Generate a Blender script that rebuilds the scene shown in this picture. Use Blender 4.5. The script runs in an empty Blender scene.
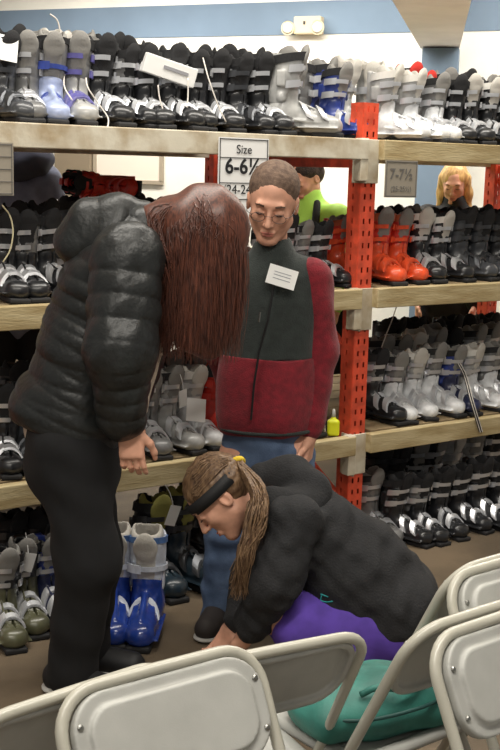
import bpy, bmesh, math, random
import numpy as np
import openvdb
from mathutils import Vector, Matrix
random.seed(7)
RNG = np.random.default_rng(7)
PI = math.pi
SC = bpy.context.scene
COL = SC.collection

# ------------------------------------------------------------------ camera, world, lights, exposure
F, H = 1150.0, 1.62
_p, _r = math.radians(10.1), math.radians(1.5)
_U0 = np.array([0, math.sin(_p), math.cos(_p)]); FW = np.array([0, math.cos(_p), -math.sin(_p)])
RR = math.cos(_r)*np.array([1, 0, 0.]) + math.sin(_r)*_U0
UU = -math.sin(_r)*np.array([1, 0, 0.]) + math.cos(_r)*_U0
CAMP = np.array([0, 0, H])
cam_data = bpy.data.cameras.new('camera'); cam = bpy.data.objects.new('camera', cam_data); COL.objects.link(cam)
m = Matrix.Identity(4)
for i in range(3):
    m[i][0] = RR[i]; m[i][1] = UU[i]; m[i][2] = -FW[i]; m[i][3] = CAMP[i]
cam.matrix_world = m
cam_data.sensor_fit = 'VERTICAL'; cam_data.sensor_height = 24; cam_data.lens = F/750*24
cam_data.clip_start = 0.05
SC.camera = cam

def proj(P):
    v = np.asarray(P, float)-CAMP; z = v@FW
    return 250+F*(v@RR)/z, 375-F*(v@UU)/z
def W(px, py, y):
    "world point seen at pixel px,py at world distance y"
    dd = FW+(px-250)/F*RR-(py-375)/F*UU
    return CAMP+dd*(y/dd[1])

w = bpy.data.worlds.new('world'); SC.world = w; w.use_nodes = True
w.node_tree.nodes['Background'].inputs[0].default_value = (1.0, 0.97, 0.92, 1)
w.node_tree.nodes['Background'].inputs[1].default_value = 0.24
SC.view_settings.view_transform = 'Standard'; SC.view_settings.look = 'None'
SC.view_settings.exposure = 0.14; SC.view_settings.gamma = 1; SC.view_settings.use_curve_mapping = False

def area(name, loc, rot, sx, sy, power, col=(1, .95, .86)):
    l = bpy.data.lights.new(name, 'AREA'); l.shape = 'RECTANGLE'; l.size = sx; l.size_y = sy; l.energy = power; l.color = col
    o = bpy.data.objects.new(name, l); COL.objects.link(o); o.location = loc; o.rotation_euler = rot
    return o
area('ceiling_tube_light', (0.3, 7.6, 3.15), (0, 0, math.radians(-22)), 5.0, 0.5, 170)
area('ceiling_tube_light', (0.2, 4.1, 3.15), (0, 0, math.radians(35)), 4.0, 0.4, 76)
area('ceiling_tube_light', (-0.2, 1.3, 3.15), (0, 0, math.radians(35)), 4.0, 0.4, 92)
area('ceiling_tube_light', (0.0, -1.5, 3.15), (0, 0, 0), 4.0, 0.5, 34)

# ------------------------------------------------------------------ materials
def srgb(c):
    return tuple(((v/255)/12.92 if v/255 <= .04045 else ((v/255+.055)/1.055)**2.4) for v in c)+(1,)
_M = {}
def mat(name, c, rough=.6, metal=0, var=0, vscale=8, bump=0, bscale=60, c2=None, coat=0, spec=None, sheen=0, alpha=None, stretch=None):
    if name in _M: return _M[name]
    m = bpy.data.materials.new(name); m.use_nodes = True; nt = m.node_tree; b = nt.nodes['Principled BSDF']
    b.inputs['Base Color'].default_value = srgb(c); b.inputs['Roughness'].default_value = rough; b.inputs['Metallic'].default_value = metal
    if coat: b.inputs['Coat Weight'].default_value = coat
    if spec is not None: b.inputs['Specular IOR Level'].default_value = spec
    if sheen: b.inputs['Sheen Weight'].default_value = sheen
    tc = nt.nodes.new('ShaderNodeTexCoord'); src = tc.outputs['Object']
    if stretch:
        mp = nt.nodes.new('ShaderNodeMapping'); mp.inputs['Scale'].default_value = stretch
        nt.links.new(src, mp.inputs[0]); src = mp.outputs[0]
    if var or c2:
        n = nt.nodes.new('ShaderNodeTexNoise'); n.inputs['Scale'].default_value = vscale; n.inputs['Detail'].default_value = 5
        nt.links.new(src, n.inputs['Vector'])
        r = nt.nodes.new('ShaderNodeValToRGB'); nt.links.new(n.outputs['Fac'], r.inputs[0])
        cc = np.array(c, float)
        a = c2 if c2 else tuple(np.clip(cc*(1-var), 0, 255))
        e = tuple(cc) if c2 else tuple(np.clip(cc*(1+var), 0, 255))
        r.color_ramp.elements[0].color = srgb(a); r.color_ramp.elements[1].color = srgb(e)
        r.color_ramp.elements[0].position = .35; r.color_ramp.elements[1].position = .62
        nt.links.new(r.outputs[0], b.inputs['Base Color'])
    if bump:
        n2 = nt.nodes.new('ShaderNodeTexNoise'); n2.inputs['Scale'].default_value = bscale; n2.inputs['Detail'].default_value = 3
        nt.links.new(src, n2.inputs['Vector'])
        bp = nt.nodes.new('ShaderNodeBump'); bp.inputs['Strength'].default_value = bump; bp.inputs['Distance'].default_value = .01
        nt.links.new(n2.outputs['Fac'], bp.inputs['Height']); nt.links.new(bp.outputs[0], b.inputs['Normal'])
    if alpha is not None:
        b.inputs['Alpha'].default_value = alpha
    _M[name] = m; return m

# ------------------------------------------------------------------ object helpers
def tag(o, label=None, cat=None, group=None, kind=None):
    if label: o['label'] = label
    if cat: o['category'] = cat
    if group: o['group'] = group
    if kind: o['kind'] = kind
    return o
def thing(name, label, cat, loc=(0, 0, 0), rz=0, group=None):
    o = bpy.data.objects.new(name, None); COL.objects.link(o); o.empty_display_size = .05
    o.location = loc; o.rotation_euler = (0, 0, rz)
    return tag(o, label, cat, group)
def link(name, me, ma=None, parent=None, smooth=True):
    o = bpy.data.objects.new(name, me); COL.objects.link(o)
    if ma is not None:
        if len(me.materials) == 0: me.materials.append(None)
        o.material_slots[0].link = 'OBJECT'; o.material_slots[0].material = ma
    if smooth and len(me.polygons): me.polygons.foreach_set('use_smooth', [True]*len(me.polygons))
    if parent: o.parent = parent
    return o
def copy_tree(o, parent=None, mats=None):
    c = o.copy(); COL.objects.link(c); c.parent = parent
    if parent is not None: c.matrix_parent_inverse = Matrix.Identity(4)
    if mats and o.type == 'MESH' and o.name.split('.')[0] in mats:
        c.material_slots[0].link = 'OBJECT'; c.material_slots[0].material = mats[o.name.split('.')[0]]
    for ch in o.children: copy_tree(ch, c, mats)
    return c
def pydata(name, v, f):
    me = bpy.data.meshes.new(name); me.from_pydata([tuple(map(float, a)) for a in v], [], [tuple(map(int, a)) for a in f]); me.update(); return me

class MB:
    "collects boxes, tubes and sheets into one mesh"
    def __init__(s): s.v = []; s.f = []
    def add(s, v, f):
        b = len(s.v); s.v += [tuple(map(float, a)) for a in v]; s.f += [tuple(int(i)+b for i in q) for q in f]; return s
    def box(s, c, h, R=None):
        c = np.array(c, float); vs = []
        for sx in (-1, 1):
            for sy in (-1, 1):
                for sz in (-1, 1):
                    p = np.array([sx*h[0], sy*h[1], sz*h[2]])
                    if R is not None: p = R@p
                    vs.append(c+p)
        return s.add(vs, [(0, 1, 3, 2), (4, 6, 7, 5), (0, 4, 5, 1), (2, 3, 7, 6), (0, 2, 6, 4), (1, 5, 7, 3)])
    def tube(s, pts, r, n=10, cap=True):
        pts = [np.array(p, float) for p in pts]; k = len(pts)
        rs = r if hasattr(r, '__len__') else [r]*k
        t0 = pts[1]-pts[0]; up = np.array([0, 0, 1.]) if abs(t0[2]) < .9*np.linalg.norm(t0) else np.array([1., 0, 0])
        vs = []; 
        for i in range(k):
            t = pts[min(i+1, k-1)]-pts[max(i-1, 0)]; t = t/(np.linalg.norm(t)+1e-9)
            a = np.cross(t, up)
            if np.linalg.norm(a) < 1e-4: a = np.cross(t, np.array([0, 1., 0]))
            a /= np.linalg.norm(a); b = np.cross(a, t); up = b
            for j in range(n):
                q = 2*PI*j/n; vs.append(pts[i]+rs[i]*(math.cos(q)*a+math.sin(q)*b))
        fs = [(i*n+j, i*n+(j+1) % n, (i+1)*n+(j+1) % n, (i+1)*n+j) for i in range(k-1) for j in range(n)]
        if cap: fs += [tuple(range(n))[::-1], tuple(range((k-1)*n, k*n))]
        return s.add(vs, fs)
    def build(s, name, ma, parent=None, off=None, bevel=0, smooth=False, seg=2):
        v = s.v
        if off is not None: v = [(a[0]-off[0], a[1]-off[1], a[2]-off[2]) for a in v]
        me = pydata(name, v, s.f)
        bm = bmesh.new(); bm.from_mesh(me); bmesh.ops.recalc_face_normals(bm, faces=bm.faces)
        if bevel: bmesh.ops.bevel(bm, geom=[e for e in bm.edges], offset=bevel, segments=seg, affect='EDGES', profile=.5)
        bm.to_mesh(me); bm.free()
        return link(name, me, ma, parent, smooth)

def smooth_path(pts, n=6):
    P = [np.array(p, float) for p in pts]; P = [2*P[0]-P[1]]+P+[2*P[-1]-P[-2]]; out = []
    for i in range(1, len(P)-2):
        for j in range(n):
            t = j/n
            out.append(.5*((2*P[i])+(P[i+1]-P[i-1])*t+(2*P[i-1]-5*P[i]+4*P[i+1]-P[i+2])*t*t+(-P[i-1]+3*P[i]-3*P[i+1]+P[i+2])*t**3))
    out.append(P[-2]); return out

# ------------------------------------------------------------------ blended solids (distance fields meshed with OpenVDB)
def nrm(a):
    a = np.array(a, float); return a/np.linalg.norm(a)
class SDF:
    def __init__(s): s.p = []
    def _a(s, lo, hi, fn, k, op, c=0): s.p.append((np.array(lo, float), np.array(hi, float), fn, k, op)); return s
    def cap(s, a, b, ra, rb=None, k=.02, op='u', flat=None, puff=None):
        a = np.array(a, float); b = np.array(b, float); rb = ra if rb is None else rb
        ab = b-a; L2 = max(ab@ab, 1e-9)
        mx = max(ra, rb)+(puff[1] if puff else 0)
        def fn(P):
            v = P-a; t = np.clip((v@ab)/L2, 0, 1)
            q = v-t[..., None]*ab
            if flat is not None:
                wv = np.array(flat[0], float); q = q+(1/flat[1]-1)*(q@wv)[..., None]*wv
            r = ra+(rb-ra)*t
            if puff: r = r+puff[1]*(np.abs(np.sin(PI*(t*puff[0]+puff[2])))**.5-.6)
            return (np.sqrt((q*q).sum(-1))-r)*(flat[1] if flat is not None and flat[1] < 1 else 1)
        return s._a(np.minimum(a, b)-mx, np.maximum(a, b)+mx, fn, k, op)
    def ell(s, c, r, R=None, k=.02, op='u'):
        c = np.array(c, float); r = np.array(r, float)
        def fn(P):
            v = P-c
            if R is not None: v = v@R
            k0 = np.sqrt(((v/r)**2).sum(-1)); k1 = np.sqrt(((v/(r*r))**2).sum(-1))+1e-9
            return k0*(k0-1)/k1
        m_ = np.abs(R)@r if R is not None else r
        return s._a(c-m_, c+m_, fn, k, op)
    def box(s, c, h, rad=.005, R=None, k=.005, op='u'):
        c = np.array(c, float); h = np.array(h, float)
        def fn(P):
            v = P-c
            if R is not None: v = v@R
            q = np.abs(v)-(h-rad)
            return np.sqrt((np.maximum(q, 0)**2).sum(-1))+np.minimum(q.max(-1), 0)-rad
        m_ = np.abs(R)@h if R is not None else h
        return s._a(c-m_, c+m_, fn, k, op)
    def chain(s, pts, k=.02, **kw):
        for (a, ra), (b, rb) in zip(pts[:-1], pts[1:]): s.cap(a, b, ra, rb, k=k, **kw)
        return s
    def mesh(s, name, h=.006, noise=None, noff=None):
        us = [p for p in s.p if p[4] == 'u']
        lo = np.min([p[0] for p in us], 0)-.03; hi = np.max([p[1] for p in us], 0)+.03
        N = np.ceil((hi-lo)/h).astype(int)+1
        G = np.full(N, .1, np.float32)
        ax = [lo[i]+h*np.arange(N[i]) for i in range(3)]
        for (a, b, fn, k, op) in s.p:
            pad = k+3*h
            i0 = np.maximum(0, np.floor((a-pad-lo)/h).astype(int)); i1 = np.minimum(N, np.ceil((b+pad-lo)/h).astype(int)+1)
            if np.any(i1 <= i0): continue
            P = np.stack(np.meshgrid(ax[0][i0[0]:i1[0]], ax[1][i0[1]:i1[1]], ax[2][i0[2]:i1[2]], indexing='ij'), -1)
            D = fn(P); sl = tuple(slice(i0[i], i1[i]) for i in range(3)); g = G[sl]
            if op == 'u':
                hh = np.maximum(k-np.abs(g-D), 0)/max(k, 1e-6); G[sl] = np.minimum(g, D)-hh*hh*k*.25
            else:
                hh = np.maximum(k-np.abs(g+D), 0)/max(k, 1e-6); G[sl] = np.maximum(g, -D)+hh*hh*k*.25
        if noise:
            I = np.argwhere(np.abs(G) < .03); P = lo+I*h
            G[tuple(I.T)] += noise(P).astype(np.float32)
        g = openvdb.FloatGrid(); g.copyFromArray(np.ascontiguousarray(G))
        p, q = g.convertToQuads(0.0)
        p = p*h+lo
        if noff is not None: p = p-np.array(noff)
        me = bpy.data.meshes.new(name)
        me.vertices.add(len(p)); me.vertices.foreach_set('co', p.astype(np.float32).ravel())
        nq = len(q); me.loops.add(nq*4); me.polygons.add(nq)
        me.loops.foreach_set('vertex_index', q.astype(np.int32).ravel())
        me.polygons.foreach_set('loop_start', np.arange(0, nq*4, 4, dtype=np.int32))
        me.update(calc_edges=True); me.validate()
        return me
def folds(amp, freq, seed=0, ax=None):
    "cloth wrinkles"
    rg = np.random.default_rng(seed); K = []
    for i in range(6):
        v = rg.normal(size=3)
        if ax is not None: v = v*np.array(ax)
        K.append((v/np.linalg.norm(v)*freq*rg.uniform(.6, 1.6), rg.uniform(0, 6.28), rg.uniform(.5, 1)))
    def f(P):
        o = 0
        w_ = .5*np.sin(P@K[5][0]*.7+K[5][1])
        for kv, ph, a in K[:5]: o = o+a*np.sin(P@kv+ph+2*w_)
        return amp*o/2.2
    return f
def ROT(x, y, z): return np.column_stack([x, y, z])

def strands(name, lines, r, ma, parent, off, n=3):
    b = MB()
    for L in lines:
        k = len(L); rs = [r*(1-.75*(i/(k-1))**2) for i in range(k)]; b.tube(L, rs, n, cap=False)
    v = np.array(b.v)-np.array(off)
    return link(name, pydata(name, v, b.f), ma, parent)

# ------------------------------------------------------------------ colours
M_wall = mat('wall_paint', (248, 246, 238), .9, var=.02, vscale=2, bump=.05)
M_blue = mat('blue_paint', (122, 142, 164), .85, var=.03, vscale=2)
M_floor = mat('floor_concrete', (104, 90, 72), .75, var=.14, vscale=3, bump=.15, bscale=200)
M_cream = mat('cream_beam_paint', (212, 205, 186), .6, c2=(170, 152, 122), vscale=9, bump=.15, bscale=30)
M_pine = mat('pine_beam', (196, 180, 140), .7, c2=(166, 146, 104), vscale=5, bump=.2, bscale=30, stretch=(1, 6, 6))
M_deck = mat('deck_plywood', (150, 130, 98), .8, var=.12, vscale=6)
M_orange = mat('orange_rack_paint', (216, 82, 54), .5, var=.1, vscale=20)
M_chair = mat('grey_chair_plastic', (170, 170, 165), .45, var=.03, vscale=10, bump=.05, bscale=400)
M_tube = mat('beige_tube_enamel', (178, 175, 162), .35, coat=.3)
M_rivet = mat('rivet_steel', (150, 150, 145), .35, metal=1)
M_skin = mat('skin', (214, 160, 134), .55, var=.05, vscale=25)
M_white = mat('white_paper', (238, 238, 236), .7)
M_ink = mat('black_ink', (25, 25, 28), .7)
M_silver = mat('buckle_silver', (214, 216, 220), .28, metal=.6)
M_dkbuckle = mat('buckle_dark', (90, 92, 96), .35, metal=.8)
M_sole = mat('sole_rubber', (32, 32, 34), .7)

# ------------------------------------------------------------------ the room
def wallpt(t, z): # back wall line
    c, s_ = math.cos(math.radians(22)), math.sin(math.radians(22)); return np.array([.3+t*c, 8.8-t*s_, z])
wd = wallpt(1, 0)-wallpt(0, 0); wn = np.array([wd[1], -wd[0], 0]); wn = wn if wn[1] < 0 else -wn  # towards the camera
Rw = ROT(wd, -wn, [0, 0, 1.])
MB().box((0, 4, -.05), (5, 6.5, .05)).build('floor', M_floor)['kind'] = 'structure'
MB().box((0, 4, 3.35), (5, 6.5, .05)).build('ceiling', M_wall)['kind'] = 'structure'
MB().box(wallpt(0, 1.65)-wn*.1, (6, .1, 1.65), Rw).build('wall_back', M_wall)['kind'] = 'structure'
MB().box(wallpt(0, 2.731)+wn*.004, (5.9, .004, .118), Rw).build('trim_1', M_blue)['kind'] = 'structure'
# column and soffit on the right
cc = W(444, 120, 7.2); Rc = ROT([math.cos(.2), -math.sin(.2), 0], [math.sin(.2), math.cos(.2), 0], [0, 0, 1.])
MB().box((1.275, 8.3, 1.24), (.125, .12, 1.24), Rc).build('trim_2', M_blue)['kind'] = 'structure'
sf = MB(); a0 = np.array([1.14, 8.37]); a1 = np.array([1.41, 8.37]); b0 = np.array([.57, 5.6]); b1 = np.array([1.0, 5.6])
vs = [(*p, z) for z in (2.49, 3.3) for p in (a0, a1, b1, b0)]
sf.add(vs, [(0, 1, 2, 3), (4, 7, 6, 5), (0, 4, 5, 1), (1, 5, 6, 2), (2, 6, 7, 3), (3, 7, 4, 0)]).build('trim_3', mat('soffit_paint', (238, 234, 230), .9, var=.03, vscale=3))['kind'] = 'structure'
# framed board and taupe panel on the wall behind the rack
def on_wall(px, py, off=0):
    k = (px-250)/F; t = (k*8.8-.3)/(math.cos(math.radians(22))+k*math.sin(math.radians(22)))
    p = wallpt(t, 0); q = W(px, py, p[1]); return t, q[2]
def wall_box(px0, py0, px1, py1, th, zfix=None):
    t0, z0 = on_wall(px0, py0); t1, z1 = on_wall(px1, py1); zt, zb = max(z0, z1), min(z0, z1)
    return wallpt((t0+t1)/2, (zt+zb)/2)+wn*(th+.001), (abs(t1-t0)/2, th, (zt-zb)/2)
c_, h_ = wall_box(56, 100, 91, 200, .03); h_ = (h_[0], .03, .95); c_[2] = .95
o = MB().box(c_, h_, Rw).build('storage_locker', mat('taupe_paint', (142, 128, 108), .7), bevel=.004)
tag(o, 'tall taupe locker against the far white wall left of the framed board', 'locker')
c_, h_ = wall_box(94, 140, 158, 182, .012)
bd = thing('notice_board', 'blank cream board in a thin taupe frame on the far wall', 'notice board', tuple(c_))
bd.rotation_euler = (0, 0, math.radians(-22))
MB().box((0, 0, 0), (h_[0], .008, h_[2])).build('board_panel', mat('board_cream', (240, 228, 215), .8), bd)
fb = MB()
for sx, sz, hx, hz in ((0, 1, h_[0]+.02, .015), (0, -1, h_[0]+.02, .015), (1, 0, .015, h_[2]), (-1, 0, .015, h_[2])):
    fb.box((sx*(h_[0]+.005), -.004, sz*(h_[2]+.005)), (hx, .012, hz))
fb.build('board_frame', mat('frame_taupe', (170, 158, 140), .6), bd)
# emergency light
t0, z0 = on_wall(297, 26); ec = wallpt(t0, z0)+wn*.04
em = thing('emergency_light', 'cream emergency light unit with two round lamp heads on blue wall stripe', 'emergency light', tuple(ec), math.radians(-22))
M_em = mat('emergency_cream', (226, 208, 176), .5)
MB().box((.02, 0, 0), (.105, .04, .062)).build('battery_case', M_em, em, bevel=.008)
MB().box((.0, -.041, .015), (.008, .003, .012)).build('indicator', mat('dark_plastic', (50, 48, 46), .5), em)
for sx in (-.125, .105):
    hd = MB().tube([(sx, .0, -.01), (sx, -.045, -.02), (sx, -.05, -.02)], [.03, .052, .052], 20).build('lamp_head', M_em, em, smooth=False)
    ml = mat('lamp_glass', (250, 245, 225), .2); 
    MB().tube([(sx, -.051, -.02), (sx, -.06, -.02), (sx, -.064, -.02)], [.045, .03, .005], 20).build('lens', ml, hd, smooth=True)
for sx in (-.075,): MB().tube([(sx, 0, 0), (-.1, 0, -.01)], .012, 8).build('bracket', M_em, em)

# ------------------------------------------------------------------ pallet rack
ar = math.radians(35); RD = np.array([math.cos(ar), math.sin(ar), 0]); RN = np.array([-math.sin(ar), math.cos(ar), 0]); P0 = np.array([.44, 4.8, 0])
Rk = ROT(RD, RN, [0, 0, 1.])
def RK(s, t, z): return P0+s*RD+t*RN+np.array([0, 0, z])
Z_TOP, Z_MID, Z_LOW, DEP = 1.755, 1.15, .53, 1.1
rack = thing('pallet_rack', 'orange and cream pallet rack holding rows of used ski boots', 'rack', tuple(P0), ar)
def plate(b, u, v, w0, org, wid, z0, z1, cols, hw=.005, hh=.011, pitch=.05, slant=.003):
    "perforated steel sheet of an upright: org + u*x + z, holes in columns"
    u = np.array(u, float); org = np.array(org, float)
    xs = [0]
    for c in cols: xs += [c-hw, c+hw]
    xs += [wid]; z = z0; rows = []
    def P(x, zz): return tuple(org+u*x+np.array([0, 0, zz]))
    while z+pitch <= z1+1e-6:
        zs = [z, z+pitch/2-hh, z+pitch/2+hh, z+pitch]
        for i in range(3):
            for j in range(len(xs)-1):
                if i == 1 and j % 2 == 1: continue
                b.add([P(xs[j], zs[i]), P(xs[j+1], zs[i]), P(xs[j+1], zs[i+1]), P(xs[j], zs[i+1])], [(0, 1, 2, 3)])
        z += pitch
def upright(s0, t0, ztop=1.9, wd_=.078, nm='upright'):
    b = MB(); e = .0
    plate(b, (1, 0, 0), None, 0, (s0, t0, 0), wd_, 0, ztop, [.024, .056])
    plate(b, (0, 1, 0), None, 0, (s0, t0, 0), wd_, 0, ztop, [.045])
    plate(b, (0, 1, 0), None, 0, (s0+wd_, t0, 0), wd_, 0, ztop, [.045])
    plate(b, (1, 0, 0), None, 0, (s0, t0+wd_, 0), wd_, 0, ztop, [])
    me = pydata(nm, b.v, b.f); bm = bmesh.new(); bm.from_mesh(me); bmesh.ops.remove_doubles(bm, verts=bm.verts, dist=1e-4)
    bm.to_mesh(me); bm.free()
    o = link(nm, me, M_orange, rack, False); md = o.modifiers.new('thickness', 'SOLIDIFY'); md.thickness = .003; md.offset = 0
    MB().box((s0+wd_/2, t0+wd_/2, .005), (.07, .07, .005)).build('base_plate', M_orange, o)
S_L = -1.0-1.05
for s0 in (-.04, S_L-.04, 1.9):
    upright(s0, -.039); upright(s0, DEP-.039)
    for z in (.16, 1.66):
        MB().box((s0+.039, DEP/2, z), (.016, DEP/2-.04, .02)).build('brace', M_orange, rack)
    for za, zb in ((.2, .75), (.85, 1.6)):
        p, q = np.array([s0+.039, .04, za]), np.array([s0+.039, DEP-.04, zb]); dd = nrm(q-p)
        MB().box((p+q)/2, (.014, np.linalg.norm(q-p)/2, .018), ROT([1, 0, 0], dd, np.cross([1, 0, 0], dd))).build('brace', M_orange, rack)
BH = .041
for bi, (sa, sb) in enumerate(((S_L+.045, -.045), (.045, 1.895))):
    for z in (Z_LOW, Z_MID, Z_TOP):
        mb_ = M_pine if bi == 1 or z < 1.6 else M_cream
        for t in (-.062, DEP+.02):
            bm_ = MB().box(((sa+sb)/2, t, z-BH), ((sb-sa)/2+.004, .022, BH)).build('beam', mb_, rack, bevel=.004)
            if t < 0 and bi == 0: MB().box((sb-.012, t+.004, z-.082), (.02, .022, .085)).build('beam_connector', M_cream, bm_, bevel=.003)
        nb = 7
        for i in range(nb):
            t = .0+(i+.5)*(DEP-.0)/nb
            MB().box(((sa+sb)/2, t-.02, z-.011), ((sb-sa)/2-.05, DEP/nb/2-.004, .011)).build('shelf_board', M_deck, rack, bevel=.002, seg=1)
for z in (Z_LOW, Z_MID, Z_TOP):   # cream connector plate across the upright's faces
    MB().box((-.041, -.03, z-.088), (.004, .044, .088)).build('connector_plate', M_cream, rack, bevel=.002, seg=1)
    MB().box((0, -.0445, z-.088), (.045, .004, .088)).build('connector_plate', M_cream, rack, bevel=.002, seg=1)
# ------------------------------------------------------------------ ski boots (toe towards +Y, heel at -Y, sole on z = 0)
def band(b, z0, cy, rx, ry, a0, a1, wdt, th, tilt=0, n=14, lift=0):
    "curved strap around a centre (0,cy,z0); angles measured from the toe direction towards +x"
    vs = []; fs = []
    for i in range(n+1):
        a = a0+(a1-a0)*i/n; s_, c_ = math.sin(a), math.cos(a)
        for (rr, dz) in ((0, -wdt/2), (th, -wdt/2), (th, wdt/2), (0, wdt/2)):
            y = (ry+rr)*c_; x = (rx+rr)*s_; vs.append((x, cy+y-dz*math.sin(tilt), z0+dz*math.cos(tilt)-tilt_z(y, tilt)))
    for i in range(n):
        for j in range(4): fs.append((i*4+j, i*4+(j+1) % 4, (i+1)*4+(j+1) % 4, (i+1)*4+j))
    fs += [(3, 2, 1, 0), (n*4, n*4+1, n*4+2, n*4+3)]
    b.add(vs, fs)
def tilt_z(y, tilt): return y*math.sin(tilt)
def foot_band(b, y, rx, zc, rz, a0, a1, wdt, th, n=12, lean=.5):
    "strap over the instep: arc in the x-z plane, angle from straight up towards +x"
    vs = []; fs = []
    for i in range(n+1):
        a = a0+(a1-a0)*i/n; s_, c_ = math.sin(a), math.cos(a)
        for (rr, dy) in ((0, -wdt/2), (th, -wdt/2), (th, wdt/2), (0, wdt/2)):
            z = (rz+rr)*c_; vs.append(((rx+rr)*s_, y+dy-(z-.03)*lean+.02, zc+z-dy*lean))
    for i in range(n):
        for j in range(4): fs.append((i*4+j, i*4+(j+1) % 4, (i+1)*4+(j+1) % 4, (i+1)*4+j))
    fs += [(3, 2, 1, 0), (n*4, n*4+1, n*4+2, n*4+3)]
    b.add(vs, fs)
def boot_meshes():
    h = .0048; out = {}
    for st in ('overlap', 'rear'):
        s = SDF()
        s.box((0, .10, .044), (.046, .07, .03), .026, k=.02)                       # toe box
        s.cap((0, .12, .05), (0, .155, .04), .03, .026, k=.02)
        s.box((0, -.05, .05), (.041, .055, .045), .03, k=.02)                      # heel
        s.cap((0, -.04, .085), (0, .075, .062), .044, .033, k=.03)                 # instep
        s.cap((0, -.045, .07), (0, -.03, .155), .048, .049, k=.03)
        s.box((0, .05, -.03), (.2, .3, .045), k=.004, op='s')
        s.box((0, .05, .034), (.06, .11, .003), .001, k=.006)                      # welt
        if st == 'overlap':
            s.cap((.014, .0, .13), (.02, .12, .082), .005, .004, k=.004)
            s.box((-.004, .05, .12), (.0025, .09, .05), .001, k=.003, op='s')
            s.box((0, .112, .09), (.06, .002, .03), .001, k=.004, op='s')
            for x in (-1, 1): s.cap((x*.046, -.02, .06), (x*.044, .09, .05), .006, .004, k=.006)
        else:
            s.cap((0, .0, .13), (0, .13, .08), .012, .008, k=.012)
            for x in (-.03, .03): s.cap((x, .0, .11), (x, .12, .06), .005, .004, k=.008)
        out[st+'_shell'] = s.mesh('shell', h)
        s = SDF()
        top = .285 if st == 'overlap' else .31
        s.cap((0, -.045, .14), (0, -.018, top), .054, .061, k=.01)
        s.box((0, -.095, .22), (.018, .008, .075), .006, ROT([1, 0, 0], [0, 1, .0], [0, 0, 1.]), k=.02)
        s.cap((0, -.045, .1), (0, -.018, .4), .044, .05, k=.003, op='s')
        Rt = ROT([1, 0, 0], [0, math.cos(.25), -math.sin(.25)], [0, math.sin(.25), math.cos(.25)])
        s.box((0, -.02, top+.08), (.2, .2, .085), .001, Rt, k=.004, op='s')
        s.box((0, .055, .115), (.2, .075, .04), .02, k=.01, op='s')
        if st == 'overlap':
            s.box((.014, .05, .22), (.003, .06, .09), .001, k=.003, op='s')
            s.box((0, .03, .21), (.2, .05, .0018), .001, k=.003, op='s')
            for x in (-1, 1): s.ell((x*.054, -.045, .135), (.008, .018, .018), k=.006); s.box((x*.06, -.05, .2), (.004, .018, .03), .003, k=.006)
        else:
            s.box((0, -.02, .2), (.09, .003, .12), .001, k=.004, op='s')
            for z in (.235, .255, .275): s.box((0, .05, z), (.03, .03, .002), .001, k=.003, op='s')
        out[st+'_cuff'] = s.mesh('cuff', h)
        s = SDF(); lt = .315 if st == 'overlap' else .335
        s.cap((0, -.04, .15), (0, -.012, lt-.03), .043, .052, k=.01)
        s.cap((0, -.04, .18), (0, -.005, .42), .034, .04, k=.006, op='s')
        s.box((0, .05, lt+.03), (.07, .05, .05), .02, k=.02, op='s')
        out[st+'_liner'] = s.mesh('liner', h)
        s = SDF()
        s.cap((0, .0, .16), (0, .034, .285), .03, .032, k=.01, flat=((0, 1, 0), .4))
        s.cap((0, .034, .275), (0, .046, .298), .034, .026, k=.01, flat=((0, 1, 0), .3))
        out[st+'_tongue'] = s.mesh('tongue', h)
    return out
BM_ = boot_meshes()
M_dark = mat('boot_black', (38, 39, 42), .32, var=.12, vscale=30, coat=.3)
def C3(n, c, rough=.35, coat=.3): return mat('boot_'+n, c, rough, var=.08, vscale=25, coat=coat)
M_lin = mat('liner_black', (34, 34, 36), .9, bump=.2, bscale=150)
M_ling = mat('liner_grey', (132, 130, 126), .9, bump=.2, bscale=150)
M_linw = mat('liner_light', (196, 192, 184), .9, bump=.2, bscale=150)
M_lino = mat('liner_olive', (150, 146, 78), .85, bump=.2, bscale=120)
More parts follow.
